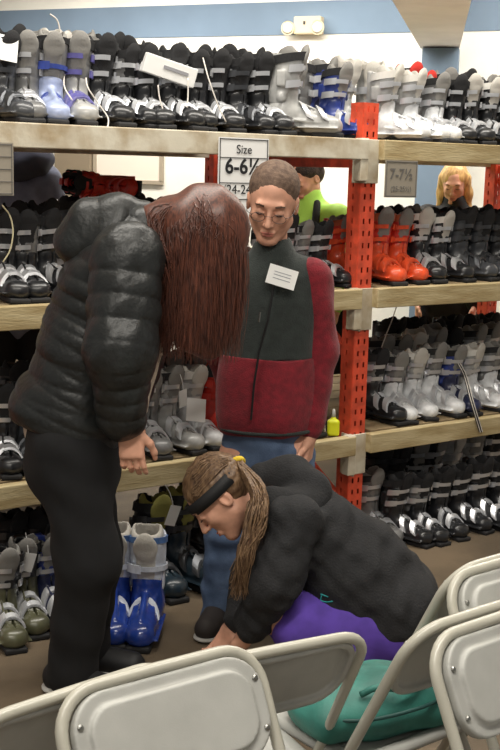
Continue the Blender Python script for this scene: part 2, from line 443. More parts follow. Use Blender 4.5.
def make_proto(style, rack_only=False):
    t = bpy.data.objects.new('ski_boot', None); COL.objects.link(t)
    link('shell', BM_[style+'_shell'], M_dark, t); link('cuff', BM_[style+'_cuff'], M_dark, t)
    link('liner', BM_[style+'_liner'], M_lin, t); link('tongue', BM_[style+'_tongue'], M_lin, t)
    MB().box((0, .125, .0095), (.038, .058, .0095)).box((0, -.065, .0095), (.036, .042, .0095)).box((0, .03, .013), (.03, .06, .006)).build('sole', M_sole, t, bevel=.006)
    if style == 'overlap':
        for z, cy, tl in ((.178, -.038, -.12), (.232, -.028, -.12)):
            b = MB(); band(b, z, cy, .057, .060, -.2, 1.2, .012, .006, tl)
            band(b, z, cy, .063, .066, -.15, .75, .017, .004, tl, 8); band(b, z, cy, .066, .069, .75, 1.5, .026, .008, tl, 6); band(b, z, cy, .063, .066, -1.3, -.75, .024, .006, tl, 4)
            b.build('buckle', M_silver, t)
        for y in (.035, .088):
            b = MB(); rz = .066-.25*(y-.035); foot_band(b, y, .045, .044, rz, -1.15, 1.15, .012, .006)
            foot_band(b, y, .049, .044, rz+.006, -.5, .35, .018, .004, 6); foot_band(b, y, .051, .044, rz+.008, .35, 1.3, .024, .008, 6); b.build('buckle', M_silver, t)
        b = MB(); band(b, .272, -.021, .0625, .064, -PI, PI, .03, .004, -.15, 26); b.build('power_strap', M_lin, t)
    else:
        b = MB(); band(b, .2, -.033, .058, .061, -2.0, 2.0, .016, .006, -.1, 18); band(b, .2, -.033, .064, .067, .2, 1.2, .028, .008, -.1, 6); b.build('buckle', M_silver, t)
        b = MB(); foot_band(b, .03, .046, .045, .066, -1.3, 1.3, .014, .006); b.build('buckle', M_silver, t)
        b = MB(); band(b, .29, -.021, .060, .0615, -PI, PI, .02, .004, -.15, 26); b.build('power_strap', M_lin, t)
    return t
PROTO = {'overlap': make_proto('overlap'), 'rear': make_proto('rear')}
def S(shell, cuff, liner=M_lin, buckle=M_silver, strap=None, sole=M_sole, tongue=None):
    return dict(shell=shell, cuff=cuff, liner=liner, buckle=buckle, power_strap=strap or M_lin, sole=sole, tongue=tongue or liner)
k_, g_, lg_, w_, b_, n_, r_, o_ = (C3('jet', (30, 31, 34)), C3('grey', (112, 112, 112)), C3('pale_grey', (166, 166, 164)), C3('white', (222, 224, 226)),
    C3('blue', (48, 66, 140)), C3('navy', (36, 42, 74)), C3('red', (205, 52, 40)), C3('orange', (226, 84, 44)))
ch_, ol_, tl_, pu_ = C3('charcoal', (64, 66, 70)), C3('olive', (88, 88, 66)), C3('dark_teal', (32, 46, 56)), C3('violet', (92, 88, 150))
whs = mat('white_webbing', (226, 224, 218), .8)
SCH = {
 'K': ('black ski boot with silver buckles', 'overlap', S(k_, k_)),
 'K2': ('all-black ski boot with dark buckles', 'overlap', S(k_, k_, buckle=M_dkbuckle)),
 'KG': ('black ski boot with grey cuff', 'overlap', S(k_, g_)),
 'KW': ('black ski boot with white top strap', 'overlap', S(k_, k_, strap=whs, tongue=M_linw)),
 'C': ('charcoal ski boot', 'overlap', S(ch_, ch_, buckle=M_dkbuckle)),
 'CG': ('charcoal ski boot with grey liner', 'overlap', S(ch_, k_, M_ling)),
 'G': ('grey ski boot', 'overlap', S(g_, g_, M_ling)),
 'GR': ('grey rear-entry ski boot', 'rear', S(lg_, g_, M_ling, M_dkbuckle, M_ling)),
 'L': ('pale grey ski boot', 'overlap', S(lg_, lg_, M_ling)),
 'LR': ('pale grey rear-entry ski boot', 'rear', S(lg_, lg_, M_linw, strap=M_linw)),
 'WK': ('white-toed ski boot with grey cuff', 'overlap', S(w_, g_, M_ling)),
 'W': ('white ski boot', 'overlap', S(w_, lg_, M_linw, strap=whs)),
 'WR': ('white ski boot with red top', 'overlap', S(w_, lg_, C3('red_lining', (200, 48, 38), .8, 0))),
 'GRd': ('grey ski boot with red top', 'overlap', S(lg_, g_, C3('red_lining', (200, 48, 38), .8, 0))),
 'BW': ('blue and white grey-cuffed ski boot', 'rear', S(C3('pale_blue', (160, 172, 205)), g_, M_ling, C3('blue', (48, 66, 140)))),
 'BV': ('violet and grey ski boot', 'overlap', S(lg_, g_, M_ling, pu_)),
 'B': ('blue ski boot', 'overlap', S(b_, b_, M_ling)),
 'N': ('navy ski boot with silver buckles', 'overlap', S(n_, b_, M_ling)),
 'R': ('red ski boot', 'overlap', S(r_, r_, buckle=C3('red', (205, 52, 40)))),
 'O': ('orange ski boot', 'overlap', S(o_, r_, M_ling, o_, C3('orange_strap', (170, 84, 50), .7, 0))),
 'OL': ('olive and black ski boot', 'overlap', S(ol_, k_, M_ling)),
 'OT': ('dark boot with olive liner', 'overlap', S(tl_, k_, M_lino, M_dkbuckle)),
}
TAGM = pydata('price_tag', [(x, .001*(i == 1), z) for i in (0, 1) for x, z in ((-.02, -.035), (.02, -.035), (.02, .035), (-.02, .035))],
              [(0, 1, 2, 3), (7, 6, 5, 4), (0, 4, 5, 1), (1, 5, 6, 2), (2, 6, 7, 3), (3, 7, 4, 0)])
BOOTS = []; A = np.array
ORD = ['first', 'second', 'third', 'fourth', 'fifth', 'sixth', 'seventh', 'eighth', 'ninth', 'tenth', 'eleventh', 'twelfth', 'thirteenth', 'fourteenth', 'fifteenth', 'sixteenth', 'seventeenth', 'eighteenth']
def s_at(px, t, z):
    lo, hi = -2.3, 2.0
    for _ in range(40):
        mi = (lo+hi)/2
        if proj(RK(mi, t, z))[0] < px: lo = mi
        else: hi = mi
    return lo
_used = set()
def boot_row(items, t, z, where, group, yaw=0, jit=.3, scale=1.0, ref='from the left'):
    items = sorted(items, key=lambda i: i[0])
    cnt = {}
    for it in items: cnt[it[1]] = cnt.get(it[1], 0)+1
    seen = {}
    for i, it in enumerate(items):
        px, key = it[:2]; opt = it[2] if len(it) > 2 else {}
        desc, style, mats = SCH[key]
        seen[key] = seen.get(key, 0)+1
        tt = t+opt.get('dt', 0)+random.uniform(-.012, .012)
        p = RK(s_at(px, tt, z), tt, z+opt.get('dz', 0))
        first = style not in _used
        if first:
            o = PROTO[style]; _used.add(style)
            for ch in o.children:
                nm = ch.name.split('.')[0]; ch.material_slots[0].material = mats[nm]
        else: o = copy_tree(PROTO[style], None, mats)
        sc = scale*opt.get('sc', random.uniform(.95, 1.04)); o.scale = (sc, sc, sc)
        yw = opt.get('yaw', random.uniform(-jit, jit))+yaw
        o.location = p; o.rotation_euler = (opt.get('rx', 0), opt.get('ry', random.uniform(-.06, .06)), ar+PI+yw)
        if 'label' in opt: lab = opt['label']
        elif cnt[key] == 1: lab = f'{desc}, {where}'
        else: lab = f'{desc}, {ORD[seen[key]-1]} {ref} such, {where}'
        if 'label' not in opt: lab = f'{desc}, {ORD[i]} {ref}, {where}'
        tag(o, lab, 'ski boot', group)
        if opt.get('tag'):
            c = opt['tag']; q = link('price_tag', TAGM, M_white, o, False); q.location = (c[0], c[1], c[2]); q.rotation_euler = (.15, random.uniform(-.3, .3), PI+(-ar-yw)*.0)
            st = MB().tube(smooth_path([(c[0], c[1], c[2]+.03), (c[0]*.6, c[1]-.01, c[2]+.07), (0, c[1]-.03, c[2]+.1)], 3), .0015, 5).build('string', M_white, q)
            st.parent = o
        BOOTS.append(o)
FL = 'front row of top left shelf'
boot_row([(4, 'C'), (27, 'G'), (49, 'BW'), (75, 'BV'), (101, 'K'), (125, 'KG'), (149, 'K'), (172, 'KG'), (195, 'K'), (217, 'K'), (240, 'K2'), (262, 'K'),
          (336, 'B', {'yaw': .1})], .15, Z_TOP, 'front row, top left shelf', 'ski boots, front of top left shelf')
boot_row([(292, 'L', {'yaw': 1.0, 'dt': -.03, 'sc': 1.12, 'label': 'pale grey boot turned sideways with toe pointing right, top left shelf'})], .14, Z_TOP, '', 'ski boots, front of top left shelf', jit=0)
boot_row([(12, 'K'), (38, 'GR'), (60, 'LR'), (82, 'GR'), (108, 'KG'), (130, 'K2'), (152, 'K2'), (176, 'K'), (200, 'K2'), (224, 'K'), (248, 'K2'), (270, 'K'), (296, 'G'), (322, 'N'), (343, 'LR')],
         .42, Z_TOP, 'second row, top left shelf', 'ski boots, second row of top left shelf', scale=1.12, jit=.75)
boot_row([(389, 'W', {'yaw': .5}), (412, 'W', {'yaw': .4}), (434, 'WK'), (452, 'K'), (470, 'KW'), (488, 'KW'), (508, 'K')], .15, Z_TOP, 'front row, top right shelf', 'ski boots, front of top right shelf')
boot_row([(366, 'LR'), (385, 'L'), (404, 'WR'), (424, 'GRd'), (442, 'G'), (462, 'K'), (480, 'L'), (498, 'CG')], .42, Z_TOP, 'second row, top right shelf', 'ski boots, second row of top right shelf', scale=1.12, jit=.75)
# middle shelves
boot_row([(4, 'K'), (27, 'KG', ), (51, 'K'), (268, 'K'), (287, 'KG'), (303, 'G', {'sc': .85}), (322, 'K', {'sc': .85})], .15, Z_MID, 'front row, middle left shelf', 'ski boots, front of middle left shelf')
boot_row([(20, 'K'), (44, 'KG'), (280, 'K'), (340, 'O', {'sc': .85})], .42, Z_MID, 'second row, middle left shelf', 'ski boots, second row of middle left shelf', scale=1.05)
boot_row([(76, 'C'), (96, 'K'), (113, 'K'), (130, 'K'), (147, 'KG'), (164, 'K'), (181, 'C'), (222, 'K'), (240, 'KG')], .82, Z_MID, 'back row, middle left shelf', 'ski boots, back of middle left shelf', scale=1.08, jit=.6)
boot_row([(379, 'O'), (399, 'O'), (420, 'KW'), (440, 'KW'), (461, 'C'), (481, 'C'), (500, 'K2')], .15, Z_MID, 'front row, middle right shelf', 'ski boots, front of middle right shelf')
boot_row([(386, 'R'), (404, 'G'), (424, 'K'), (443, 'K'), (462, 'K2'), (482, 'C'), (500, 'K')], .42, Z_MID, 'second row, middle right shelf', 'ski boots, second row of middle right shelf', scale=1.0)
boot_row([(122, 'R', {'dz': .385, 'dt': -.12, 'sc': .8, 'ry': 1.5, 'label': 'front one of two red boots lying on their sides atop black boots, middle left shelf'}), (116, 'R', {'dz': .385, 'dt': .04, 'sc': .8, 'ry': 1.5, 'label': 'rear one of two red boots lying on their sides atop black boots, middle left shelf'})], .78, Z_MID, '', 'red ski boots lying on top of black boots', jit=.2)
# low shelves
boot_row([(6, 'K'), (30, 'C'), (54, 'K'), (146, 'G'), (168, 'L', {'tag': (.0, .075, .2)}), (191, 'W'), (216, 'R'), (240, 'K'), (264, 'KG'), (288, 'G')], .15, Z_LOW, 'front row, lower left shelf', 'ski boots, front of lower left shelf')
boot_row([(15, 'K2'), (40, 'K'), (150, 'KG'), (170, 'G'), (192, 'L'), (210, 'O'), (232, 'R'), (258, 'K')], .42, Z_LOW, 'second row, lower left shelf', 'ski boots, second row of lower left shelf', scale=1.1)
boot_row([(374, 'KG'), (393, 'WK'), (412, 'W'), (431, 'WK'), (451, 'N'), (472, 'W'), (491, 'WK'), (510, 'G')], .15, Z_LOW, 'front row, lower right shelf', 'ski boots, front of lower right shelf')
boot_row([(378, 'G'), (396, 'L'), (414, 'LR'), (433, 'GR'), (452, 'C'), (470, 'G'), (488, 'L'), (506, 'K')], .42, Z_LOW, 'second row, lower right shelf', 'ski boots, second row of lower right shelf', scale=1.08, jit=.6)
boot_row([(392, 'K'), (411, 'K2'), (430, 'K'), (449, 'K2'), (468, 'K'), (487, 'K2')], .72, Z_LOW, 'back row, lower right shelf', 'ski boots, back of lower right shelf', scale=1.12, jit=.75)
# floor
boot_row([(3, 'OL', {'dt': -.06}), (27, 'OL', {'tag': (.0, .06, .24)}), (50, 'N'), (74, 'K')], -.02, 0, 'front row on floor, left rack', 'ski boots on the floor under the left rack')
boot_row([(12, 'K2'), (36, 'C'), (60, 'K')], .24, 0, 'second row on floor, left rack', 'ski boots on the floor under the left rack', scale=1.1, jit=.6)
boot_row([(152, 'OT', {'tag': (-.02, .075, .26)}), (180, 'OT')], .05, 0, 'on floor under left rack', 'olive lined boots on the floor', scale=1.2)
boot_row([(200, 'K2'), (228, 'K'), (256, 'CG')], .3, 0, 'on floor behind olive lined pair', 'ski boots on the floor behind the olive lined pair', scale=1.1)
boot_row([(372, 'G', {'dt': .1}), (398, 'K'), (419, 'KG'), (440, 'K'), (460, 'K'), (480, 'K', ), (500, 'K')], .0, 0, 'front row on floor, right rack', 'ski boots on the floor under the right rack')
boot_row([(376, 'K2'), (395, 'K2'), (414, 'CG'), (433, 'CG'), (452, 'LR'), (471, 'L'), (490, 'K')], .3, 0, 'second row on floor, right rack', 'ski boots on the floor under the right rack', scale=1.22)
# blue and white pair standing on the floor beside the woman
sB_ = S(C3('royal_blue', (38, 66, 150), .25, .5), C3('bright_white', (214, 220, 232)), M_linw, C3('bright_white', (214, 220, 232)), C3('sky_trim', (90, 130, 190)))
for px, py, yw, lb in ((111, 640, .12, 'left of the blue and white boot pair on the floor beside black trousers'), (143, 642, -.04, 'right of the blue and white boot pair on the floor beside black trousers')):
    dd_ = FW+(px-250)/F*RR-(py-375)/F*UU; p = CAMP+dd_*(-H/dd_[2])
    o = copy_tree(PROTO['rear'], None, sB_); o.location = p+A([0, .1, 0]); o.rotation_euler = (0, 0, PI+yw); o.scale = (1.12, 1.12, 1.16); tag(o, lb, 'ski boot', 'blue and white boots on the floor')
# cords hanging over the top left boots
for i, (lab, pts) in enumerate((
    ('white strap hanging down behind the post above lower right shelf boots', [(397, 305, .3), (392, 320, .3), (386, 335, .25), (380, 352, .2)]),
    ('thin white lace crossing the black boots under the white box', [(158, 85, .04), (160, 100, .03), (166, 118, .0)]),
    ('pale lace dangling beside the right end of the white box', [(188, 78, .05), (188, 95, .04), (187, 108, .02)]),
    ('thin white lace looping up above the grey rear-entry boots', [(50, 14, .2), (58, 22, .2), (62, 45, .2), (66, 60, .2), (64, 85, .1), (72, 100, .03)]),
    ('pale cord running down to the shelf among black boots', [(86, 78, .1), (88, 88, .03), (98, 103, .02), (108, 118, -.02), (107, 130, -.08)]),
    ('light cord falling diagonally across black boots beside white box', [(203, 58, .1), (209, 80, .04), (218, 105, .02), (226, 122, 0)]),
    ('yellowish lace draped around the far left middle shelf boots', [(2, 205, .05), (10, 216, .0), (13, 232, -.02), (10, 250, -.03), (3, 262, -.03)]))):
    P3 = []
    for px, py, t in pts:
        lo, hi = 3.2, 6
        for _ in range(40):
            mi = (lo+hi)/2; q = W(px, py, mi); 
            if (q-P0)@RN < t: lo = mi
            else: hi = mi
        P3.append(W(px, py, lo))
    o = MB().tube(smooth_path(P3, 5), .0028, 6).build('bootlace', mat('lace_%d' % (i == 6), (205, 196, 160) if i == 6 else (214, 208, 200), .8), smooth=True); tag(o, lab, 'lace')

def on_rack(px, py, t):
    lo, hi = 3.0, 7
    for _ in range(40):
        mi = (lo+hi)/2; q = W(px, py, mi)
        if (q-P0)@RN < t: lo = mi
        else: hi = mi
    return W(px, py, lo)
# white shoe-box lid tag laid across the black boots
c = on_rack(166, 70, .12)
bx = thing('white_box', 'narrow white cardboard box lying tilted across black boots on top shelf', 'box', tuple(c), ar)
bx.rotation_euler = (0.1, math.radians(14), ar-.15)
MB().box((0, 0, 0), (.105, .05, .035)).build('box_body', M_white, bx, bevel=.003)
MB().box((.02, -.052, .005), (.05, .001, .006)).build('printed_strip', mat('grey_print', (150, 150, 155), .8), bx)
for px, py, t, lab in ((6, 48, .1, 'white paper slip tucked among the boots at top shelf left end'), (196, 410, .02, 'white paper card propped on the pale boots of lower left shelf')):
    c = on_rack(px, py, t)
    o = MB().box((0, 0, 0), (.04, .0015, .045)).build('paper_card', M_white); o.location = c; o.rotation_euler = (-.3, .15, ar-.2); tag(o, lab, 'card')
# flat strap with light edges dangling over the lower right beam
P3 = smooth_path([on_rack(px, py, t) for px, py, t in ((458, 362, .12), (465, 376, .0), (472, 402, -.09), (481, 432, -.1))], 5)
sv = []; 
for p_ in P3:
    for o_x in (-.012, .012):
        for o_y in (-.0015, .0015): sv.append(p_+RD*o_x+RN*o_y)
sb_ = MB(); n4 = len(P3); sb_.add(sv, [(4*i+a_, 4*i+b_, 4*i+4+b_, 4*i+4+a_) for i in range(n4-1) for a_, b_ in ((0, 1), (1, 3), (3, 2), (2, 0))]+[(0, 2, 3, 1), (4*n4-4, 4*n4-3, 4*n4-1, 4*n4-2)])
st_ = sb_.build('strap', mat('strap_black', (34, 34, 36), .8)); tag(st_, 'black webbing strap dangling over the lower right shelf beam', 'strap')
eb = MB().tube([p_-RD*.007-RN*.003 for p_ in P3], .002, 5).tube([p_+RD*.007-RN*.003 for p_ in P3], .002, 5).build('light_stripe', mat('lace_0', (214, 208, 200), .8)); eb.parent = st_
# small yellow bottle beside the post
bo = on_rack(333, 434, -.02); bo[2] = Z_LOW
bt = thing('glue_bottle', 'small bright yellow bottle with clear cap beside orange rack upright', 'bottle', tuple(bo))
sB = SDF().box((0, 0, .035), (.026, .018, .035), .012).cap((0, 0, .06), (0, 0, .075), .014, .01, k=.01); link('bottle_body', sB.mesh('bottle_body', .003), mat('bottle_yellow', (226, 232, 40), .4), bt)
MB().tube([(0, 0, .082), (0, 0, .11), (0, 0, .115)], [.009, .006, .003], 12).build('cap', mat('cap_white', (225, 225, 220), .4), bt, smooth=True)
# size signs
def text(body, size, loc, ma, parent, name='lettering', align='CENTER', bold=.0, rx=PI/2):
    cu = bpy.data.curves.new(name, 'FONT'); cu.body = body; cu.size = size; cu.align_x = align; cu.offset = bold; cu.extrude = .0004
    to = bpy.data.objects.new(name+'_curve', cu); COL.objects.link(to)
    bpy.context.view_layer.update(); dg = bpy.context.evaluated_depsgraph_get()
    me = bpy.data.meshes.new_from_object(to.evaluated_get(dg)); bpy.data.objects.remove(to)
    o = link(name, me, ma, parent, False); o.location = loc; o.rotation_euler = (rx, 0, 0); return o
def sign(px, py, wd_, hg, t, ma, label, rows, lines=(), ink=M_ink):
    c = on_rack(px, py, t); r = thing('size_sign', label, 'sign', tuple(c), ar, 'shoe size signs')
    MB().box((0, 0, 0), (wd_/2, .002, hg/2)).build('sign_card', ma, r)
    for b_txt, sz, z, bd_ in rows: text(b_txt, sz, (0, -.0035, z), ink, r, bold=bd_)
    for z in lines: MB().box((0, -.003, z), (wd_/2-.006, .0008, .0012)).build('ruled_line', ink, r)
    fr = MB()
    for sx, sz, hx, hz in ((0, 1, wd_/2-.004, .0014), (0, -1, wd_/2-.004, .0014), (1, 0, .0014, hg/2-.004), (-1, 0, .0014, hg/2-.004)):
        fr.box((sx*(wd_/2-.006), -.003, sz*(hg/2-.006)), (hx, .0008, hz))
    fr.build('border', ink, r)
    return r
M_sg = mat('sign_backlit_shade', (150, 142, 128), .8); M_inkg = mat('grey_ink', (105, 102, 98), .8)  # taupe card colour paints in the shade on the back-lit signs
sign(243, 183, .225, .33, -.092, M_white, 'white size sign reading 6-6½ hanging from top beam behind boy', [('Size', .045, .108, 0), ('6-6½', .078, .035, .0016), ('(24-24½)', .048, -.04, 0)], (.092, .0, -.06))
sign(401, 179, .175, .15, -.095, M_sg, 'back-lit size sign reading 7-7½, its shade painted taupe, under the top right beam', [('7-7½', .06, .0, .0008), ('(25-25½)', .03, -.05, 0)], (), M_inkg)
sign(-4, 169, .12, .17, -.095, M_sg, 'back-lit sign, its shade painted taupe, cut by the left picture edge under top beam', [], (.04, .0, -.04), M_inkg)
# ------------------------------------------------------------------ people
def basis(f, up=(0, 0, 1.)):
    f = nrm(f); r = nrm(np.cross(f, up)); u = np.cross(r, f); return r, f, u   # right of the figure, forward, up
def head(s, c, f, up, sc=1.0, neck=None, neck_r=.05):
    "adds skull, face, ears and neck to a distance field; returns a local->world function"
    r, f, u = basis(f, up); R = ROT(r, f, u); c = np.array(c, float)
    L = lambda x, y, z: c+sc*(x*r+y*f+z*u)
    if neck is not None: s.cap(L(0, -.02, -.06), neck, .05*sc, neck_r, k=.03)
    s.ell(L(0, -.014, .035), np.array((.076, .095, .086))*sc, R, k=.03)
    s.ell(L(0, .018, -.03), np.array((.061, .068, .082))*sc, R, k=.03)
    s.ell(L(0, .062, -.1), np.array((.022, .02, .018))*sc, R, k=.025)
    for x in (-1, 1):
        s.cap(L(x*.05, 0, -.055), L(x*.016, .055, -.098), .02*sc, .016*sc, k=.02)
        s.ell(L(x*.036, .06, -.02), np.array((.02, .018, .02))*sc, R, k=.02)
    s.cap(L(-.034, .078, .026), L(.034, .078, .026), .011*sc, k=.016)
    for x in (-1, 1): s.ell(L(x*.031, .09, .006), np.array((.016, .012, .009))*sc, R, k=.01, op='s')
    s.cap(L(0, .083, .014), L(0, .106, -.03), .007*sc, .011*sc, k=.008)
    for x in (-1, 1):
        s.ell(L(x*.011, .094, -.034), np.array((.007, .009, .007))*sc, R, k=.006)
        s.ell(L(x*.031, .077, .006), np.array((.0135, .0125, .0125))*sc, R, k=.002)
        s.cap(L(x*.018, .087, .003), L(x*.044, .08, .003), .0028*sc, k=.003)
        s.ell(L(x*.077, -.008, -.005), np.array((.009, .019, .03))*sc, R, k=.008)
        s.ell(L(x*.084, -.004, -.005), np.array((.006, .01, .017))*sc, R, k=.004, op='s')
    s.cap(L(-.019, .081, -.063), L(.019, .081, -.063), .0055*sc, k=.006); s.cap(L(-.015, .08, -.072), L(.015, .08, -.072), .0065*sc, k=.006)
    s.cap(L(-.02, .09, -.0675), L(.02, .09, -.0675), .002*sc, k=.003, op='s')
    return L
def eyes_brows(L, parent, sc, off, brow_c, open_=True):
    for x in (-1, 1):
        b = MB(); b.tube([L(x*.018, .091, .027), L(x*.032, .092, .032), L(x*.046, .082, .028)], [.003*sc, .0036*sc, .0018*sc], 6)
        b.build('eyebrow', mat('brow_%d' % brow_c[0], brow_c, .9), parent, off, smooth=True)
        b = MB(); b.tube([L(x*.018, .089, .0005), L(x*.031, .0925, -.001), L(x*.044, .085, .0005)], [.001*sc, .0022*sc, .001*sc], 6)
        b.build('eyelashes', mat('lash', (48, 32, 28), .9), parent, off, smooth=True)
    b = MB(); b.tube([L(-.02, .0858, -.0655), L(0, .0885, -.064), L(.02, .0858, -.0655)], [.0015*sc, .0035*sc, .0015*sc], 6)
    b.tube([L(-.017, .0852, -.0725), L(0, .0875, -.0735), L(.017, .0852, -.0725)], [.0015*sc, .0042*sc, .0015*sc], 6)
    b.build('lips', mat('lips', (188, 112, 100), .5), parent, off, smooth=True)
def hand(s, wr, dr, pn, th, sc=1.0, curl=.35, k=.006):
    "wrist point, direction of the hand, palm normal (towards the palm side), thumb side"
    d = nrm(dr); nn = nrm(np.array(pn, float)-(np.array(pn)@d)*d); t = nrm(np.cross(d, nn)); t = t if t@np.array(th) > 0 else -t
    wr = np.array(wr, float); R = ROT(t, d, nn)
    s.cap(wr-d*.02, wr+d*.02*sc, .024*sc, .024*sc, k=.02, flat=(nn, .75))
    s.box(wr+d*.052*sc, np.array((.039, .046, .0125))*sc, .012*sc, R, k=.015)
    for i, (x, ln) in enumerate(((.031, .072), (.0105, .08), (-.0105, .075), (-.031, .06))):
        p = wr+(d*.09+t*x)*sc; spread = t*(x*1.6)
        dd = nrm(d+spread); pts = [(p-dd*.015*sc, .0092*sc)]; a = curl*(.8+.15*i)
        for j, fr in enumerate((.45, .32, .25)):
            q = nrm(dd*math.cos(a*(j+.6))+nn*math.sin(a*(j+.6))); p = p+q*ln*fr*sc; pts.append((p, (.0088, .008, .007)[j]*sc))
        s.chain(pts, k=.004)
    p0 = wr+(d*.02+t*.03)*sc; p1 = p0+(d*.032+t*.026+nn*.012)*sc; p2 = p1+(d*.03+t*.008+nn*.014)*sc; p3 = p2+(d*.022+nn*.01)*sc
    s.chain([(p0, .015*sc), (p1, .0115*sc), (p2, .0098*sc), (p3, .008*sc)], k=.008)
def leg(s, hip, knee, ank, r=(.085, .06, .042), k=.03):
    s.chain([(hip, r[0]), (knee, r[1]), (ank, r[2])], k=k)
def foot(s, ank, toe_dir, k=.02, sc=1.0, r=.04, z0=0):
    a = np.array(ank, float); d = np.array([toe_dir[0], toe_dir[1], 0.]); d = nrm(d)
    h = np.array([a[0], a[1], z0+.035*sc])-d*.04*sc; b = np.array([a[0], a[1], z0+.028*sc])+d*.15*sc
    s.cap(h, b, r*sc, .032*sc, k=k); s.cap(a, h+d*.05*sc, r, r, k=k)
def shoe(name, ank, td, ma, parent, off, sc=1.0, z0=0):
    s = SDF(); a = np.array(ank, float); d = nrm([td[0], td[1], 0.]); t = np.array([-d[1], d[0], 0])
    h = np.array([a[0], a[1], z0+.05])-d*.05*sc; b = np.array([a[0], a[1], z0+.042])+d*.165*sc
    s.cap(h, b, .05*sc, .042*sc, k=.02); s.cap(np.array([a[0], a[1], z0+.06]), np.array([a[0], a[1], z0+.105]), .052, .05, k=.02)
    s.box((a[0], a[1], z0-.1), (.4, .4, .1), .001, k=.003, op='s')
    o = link(name, s.mesh(name, .006, noff=off), ma, parent)
    sl = SDF(); sl.cap(h+[0, 0, -.035], b+[0, 0, -.028], .054*sc, .046*sc, k=.01, flat=((0, 0, 1), .28)); sl.box((a[0], a[1], z0-.1), (.4, .4, .1), .001, k=.002, op='s')
    link('shoe_sole', sl.mesh('shoe_sole', .006, noff=off), mat('sole_white', (190, 188, 182), .7), o)
M_jeans = mat('denim', (92, 112, 142), .85, c2=(66, 84, 112), vscale=14, bump=.25, bscale=300)
M_fleece = mat('fleece_dark', (46, 52, 50), .95, var=.08, vscale=40, bump=.4, bscale=220, sheen=.15)
M_maroon = mat('fleece_maroon', (122, 26, 38), .95, var=.1, vscale=40, bump=.4, bscale=220, sheen=.15)
M_bhair = mat('buzz_hair', (112, 90, 74), .8, c2=(84, 64, 52), vscale=60, bump=.25, bscale=300)
A = np.array

# ---- boy
Y = 3.95
root = A([.06, Y, 0.]); boy = thing('person', 'standing boy in glasses wearing a maroon and charcoal fleece jacket with white name tag', 'person', tuple(root))
b = SDF()
hc = W(272.5, 203, Y-.06); neck = W(272, 262, Y+.02); chest = W(271, 300, Y+.02); waist = W(266, 385, Y+.01); pel = W(264, 445, Y)
hf = A([-.13, -1, -.42]); hup = A([.07, -.35, 1])
Lb = head(b, hc, hf, hup, 1.06, neck, .052)
shR = W(243, 275, Y); shL = W(308, 277, Y+.02)      # picture-left, picture-right shoulder
elL = W(325, 355, Y+.05); wrL = W(309, 436, Y-.02)
elR = W(224, 352, Y+.1); wrR = W(236, 418, Y+.17)
hipR = W(243, 455, Y); hipL = W(290, 455, Y)
knR = W(226, 540, Y-.03); anR = W(219, 618, Y); knL = W(288, 540, Y-.02); anL = W(290, 618, Y+.02)
b.cap(shR, shL, .042, k=.02).cap(neck, chest, .05, .1, k=.03, flat=((0, 1, 0), .7)).cap(chest, waist, .125, .115, k=.03, flat=((0, 1, 0), .7)).cap(waist, pel, .115, .12, k=.03, flat=((0, 1, 0), .75))
b.chain([(shL, .048), (elL, .038), (wrL, .027)]).chain([(shR, .048), (elR, .038), (wrR, .027)])
leg(b, hipR, knR, anR); leg(b, hipL, knL, anL); foot(b, anR, (-.25, -1)); foot(b, anL, (.2, -1))
hand(b, wrL+A([0, 0, -.01]), wrL-elL+A([.0, -.02, 0]), (-1, .1, 0), (0, -1, 0), .98, .4)
hand(b, wrR+A([0, 0, -.01]), wrR-elR, (1, .1, 0), (0, -1, 0), .98, .4)
link('body', b.mesh('body', .0042, noff=root), M_skin, boy)
eyes_brows(Lb, boy, 1.06, root, (84, 62, 48))
s = SDF(); s.ell(Lb(0, -.022, .046), A((.081, .096, .084))*1.06, ROT(*basis(hf, hup)), k=.01); s.ell(Lb(0, -.05, -.005), A((.072, .062, .06))*1.06, ROT(*basis(hf, hup)), k=.02)
s.ell(Lb(0, .1, -.012), A((.064, .06, .078))*1.06, ROT(*basis(hf, hup)), k=.012, op='s')
for x in (-1, 1): s.ell(Lb(x*.083, .0, -.015), A((.02, .026, .042))*1.06, ROT(*basis(hf, hup)), k=.008, op='s')
link('hair', s.mesh('hair', .004, folds(.0005, 300, 3), noff=root), M_bhair, boy)
# jacket (charcoal body panel, maroon lower panel and sleeves)
body = SDF()
body.cap(W(250, 276, Y+.01), W(306, 276, Y+.02), .066, k=.04).cap(neck+A([0, 0, -.02]), chest, .07, .135, k=.05, flat=((0, 1, 0), .72)).cap(chest, waist, .162, .16, k=.04, flat=((0, 1, 0), .72)).cap(waist, W(266, 412, Y), .16, .168, k=.04, flat=((0, 1, 0), .74))
body.cap(neck+A([0, .0, -.02]), neck+A([0, -.015, .045]), .07, .068, k=.03)
body.cap(neck+A([0, -.01, .04]), neck+A([0, -.02, .12]), .056, .056, k=.004, op='s')
body.box(W(266, 431, Y)-A([0, 0, .2]), (.4, .3, .2), .001, k=.01, op='s')
sp = W(266, 357, Y)[2]
zf = folds(.0045, 26, 5, (1, 1, .5))
def upper(P): return np.maximum(zf(P), 0)*0+zf(P)
import copy
lowp = copy.copy(body); lowp.p = list(body.p); up_ = copy.copy(body); up_.p = list(body.p)
up_.box((root[0], Y, sp-.5), (.5, .5, .5), .001, k=.006, op='s')
jk = link('jacket', up_.mesh('jacket', .0055, zf, noff=root), M_fleece, boy)
lowp.box((root[0], Y, sp+.5), (.5, .5, .497), .001, k=.006, op='s')
link('lower_panel', lowp.mesh('lower_panel', .0055, lambda P: zf(P)-.003, noff=root), M_maroon, jk)
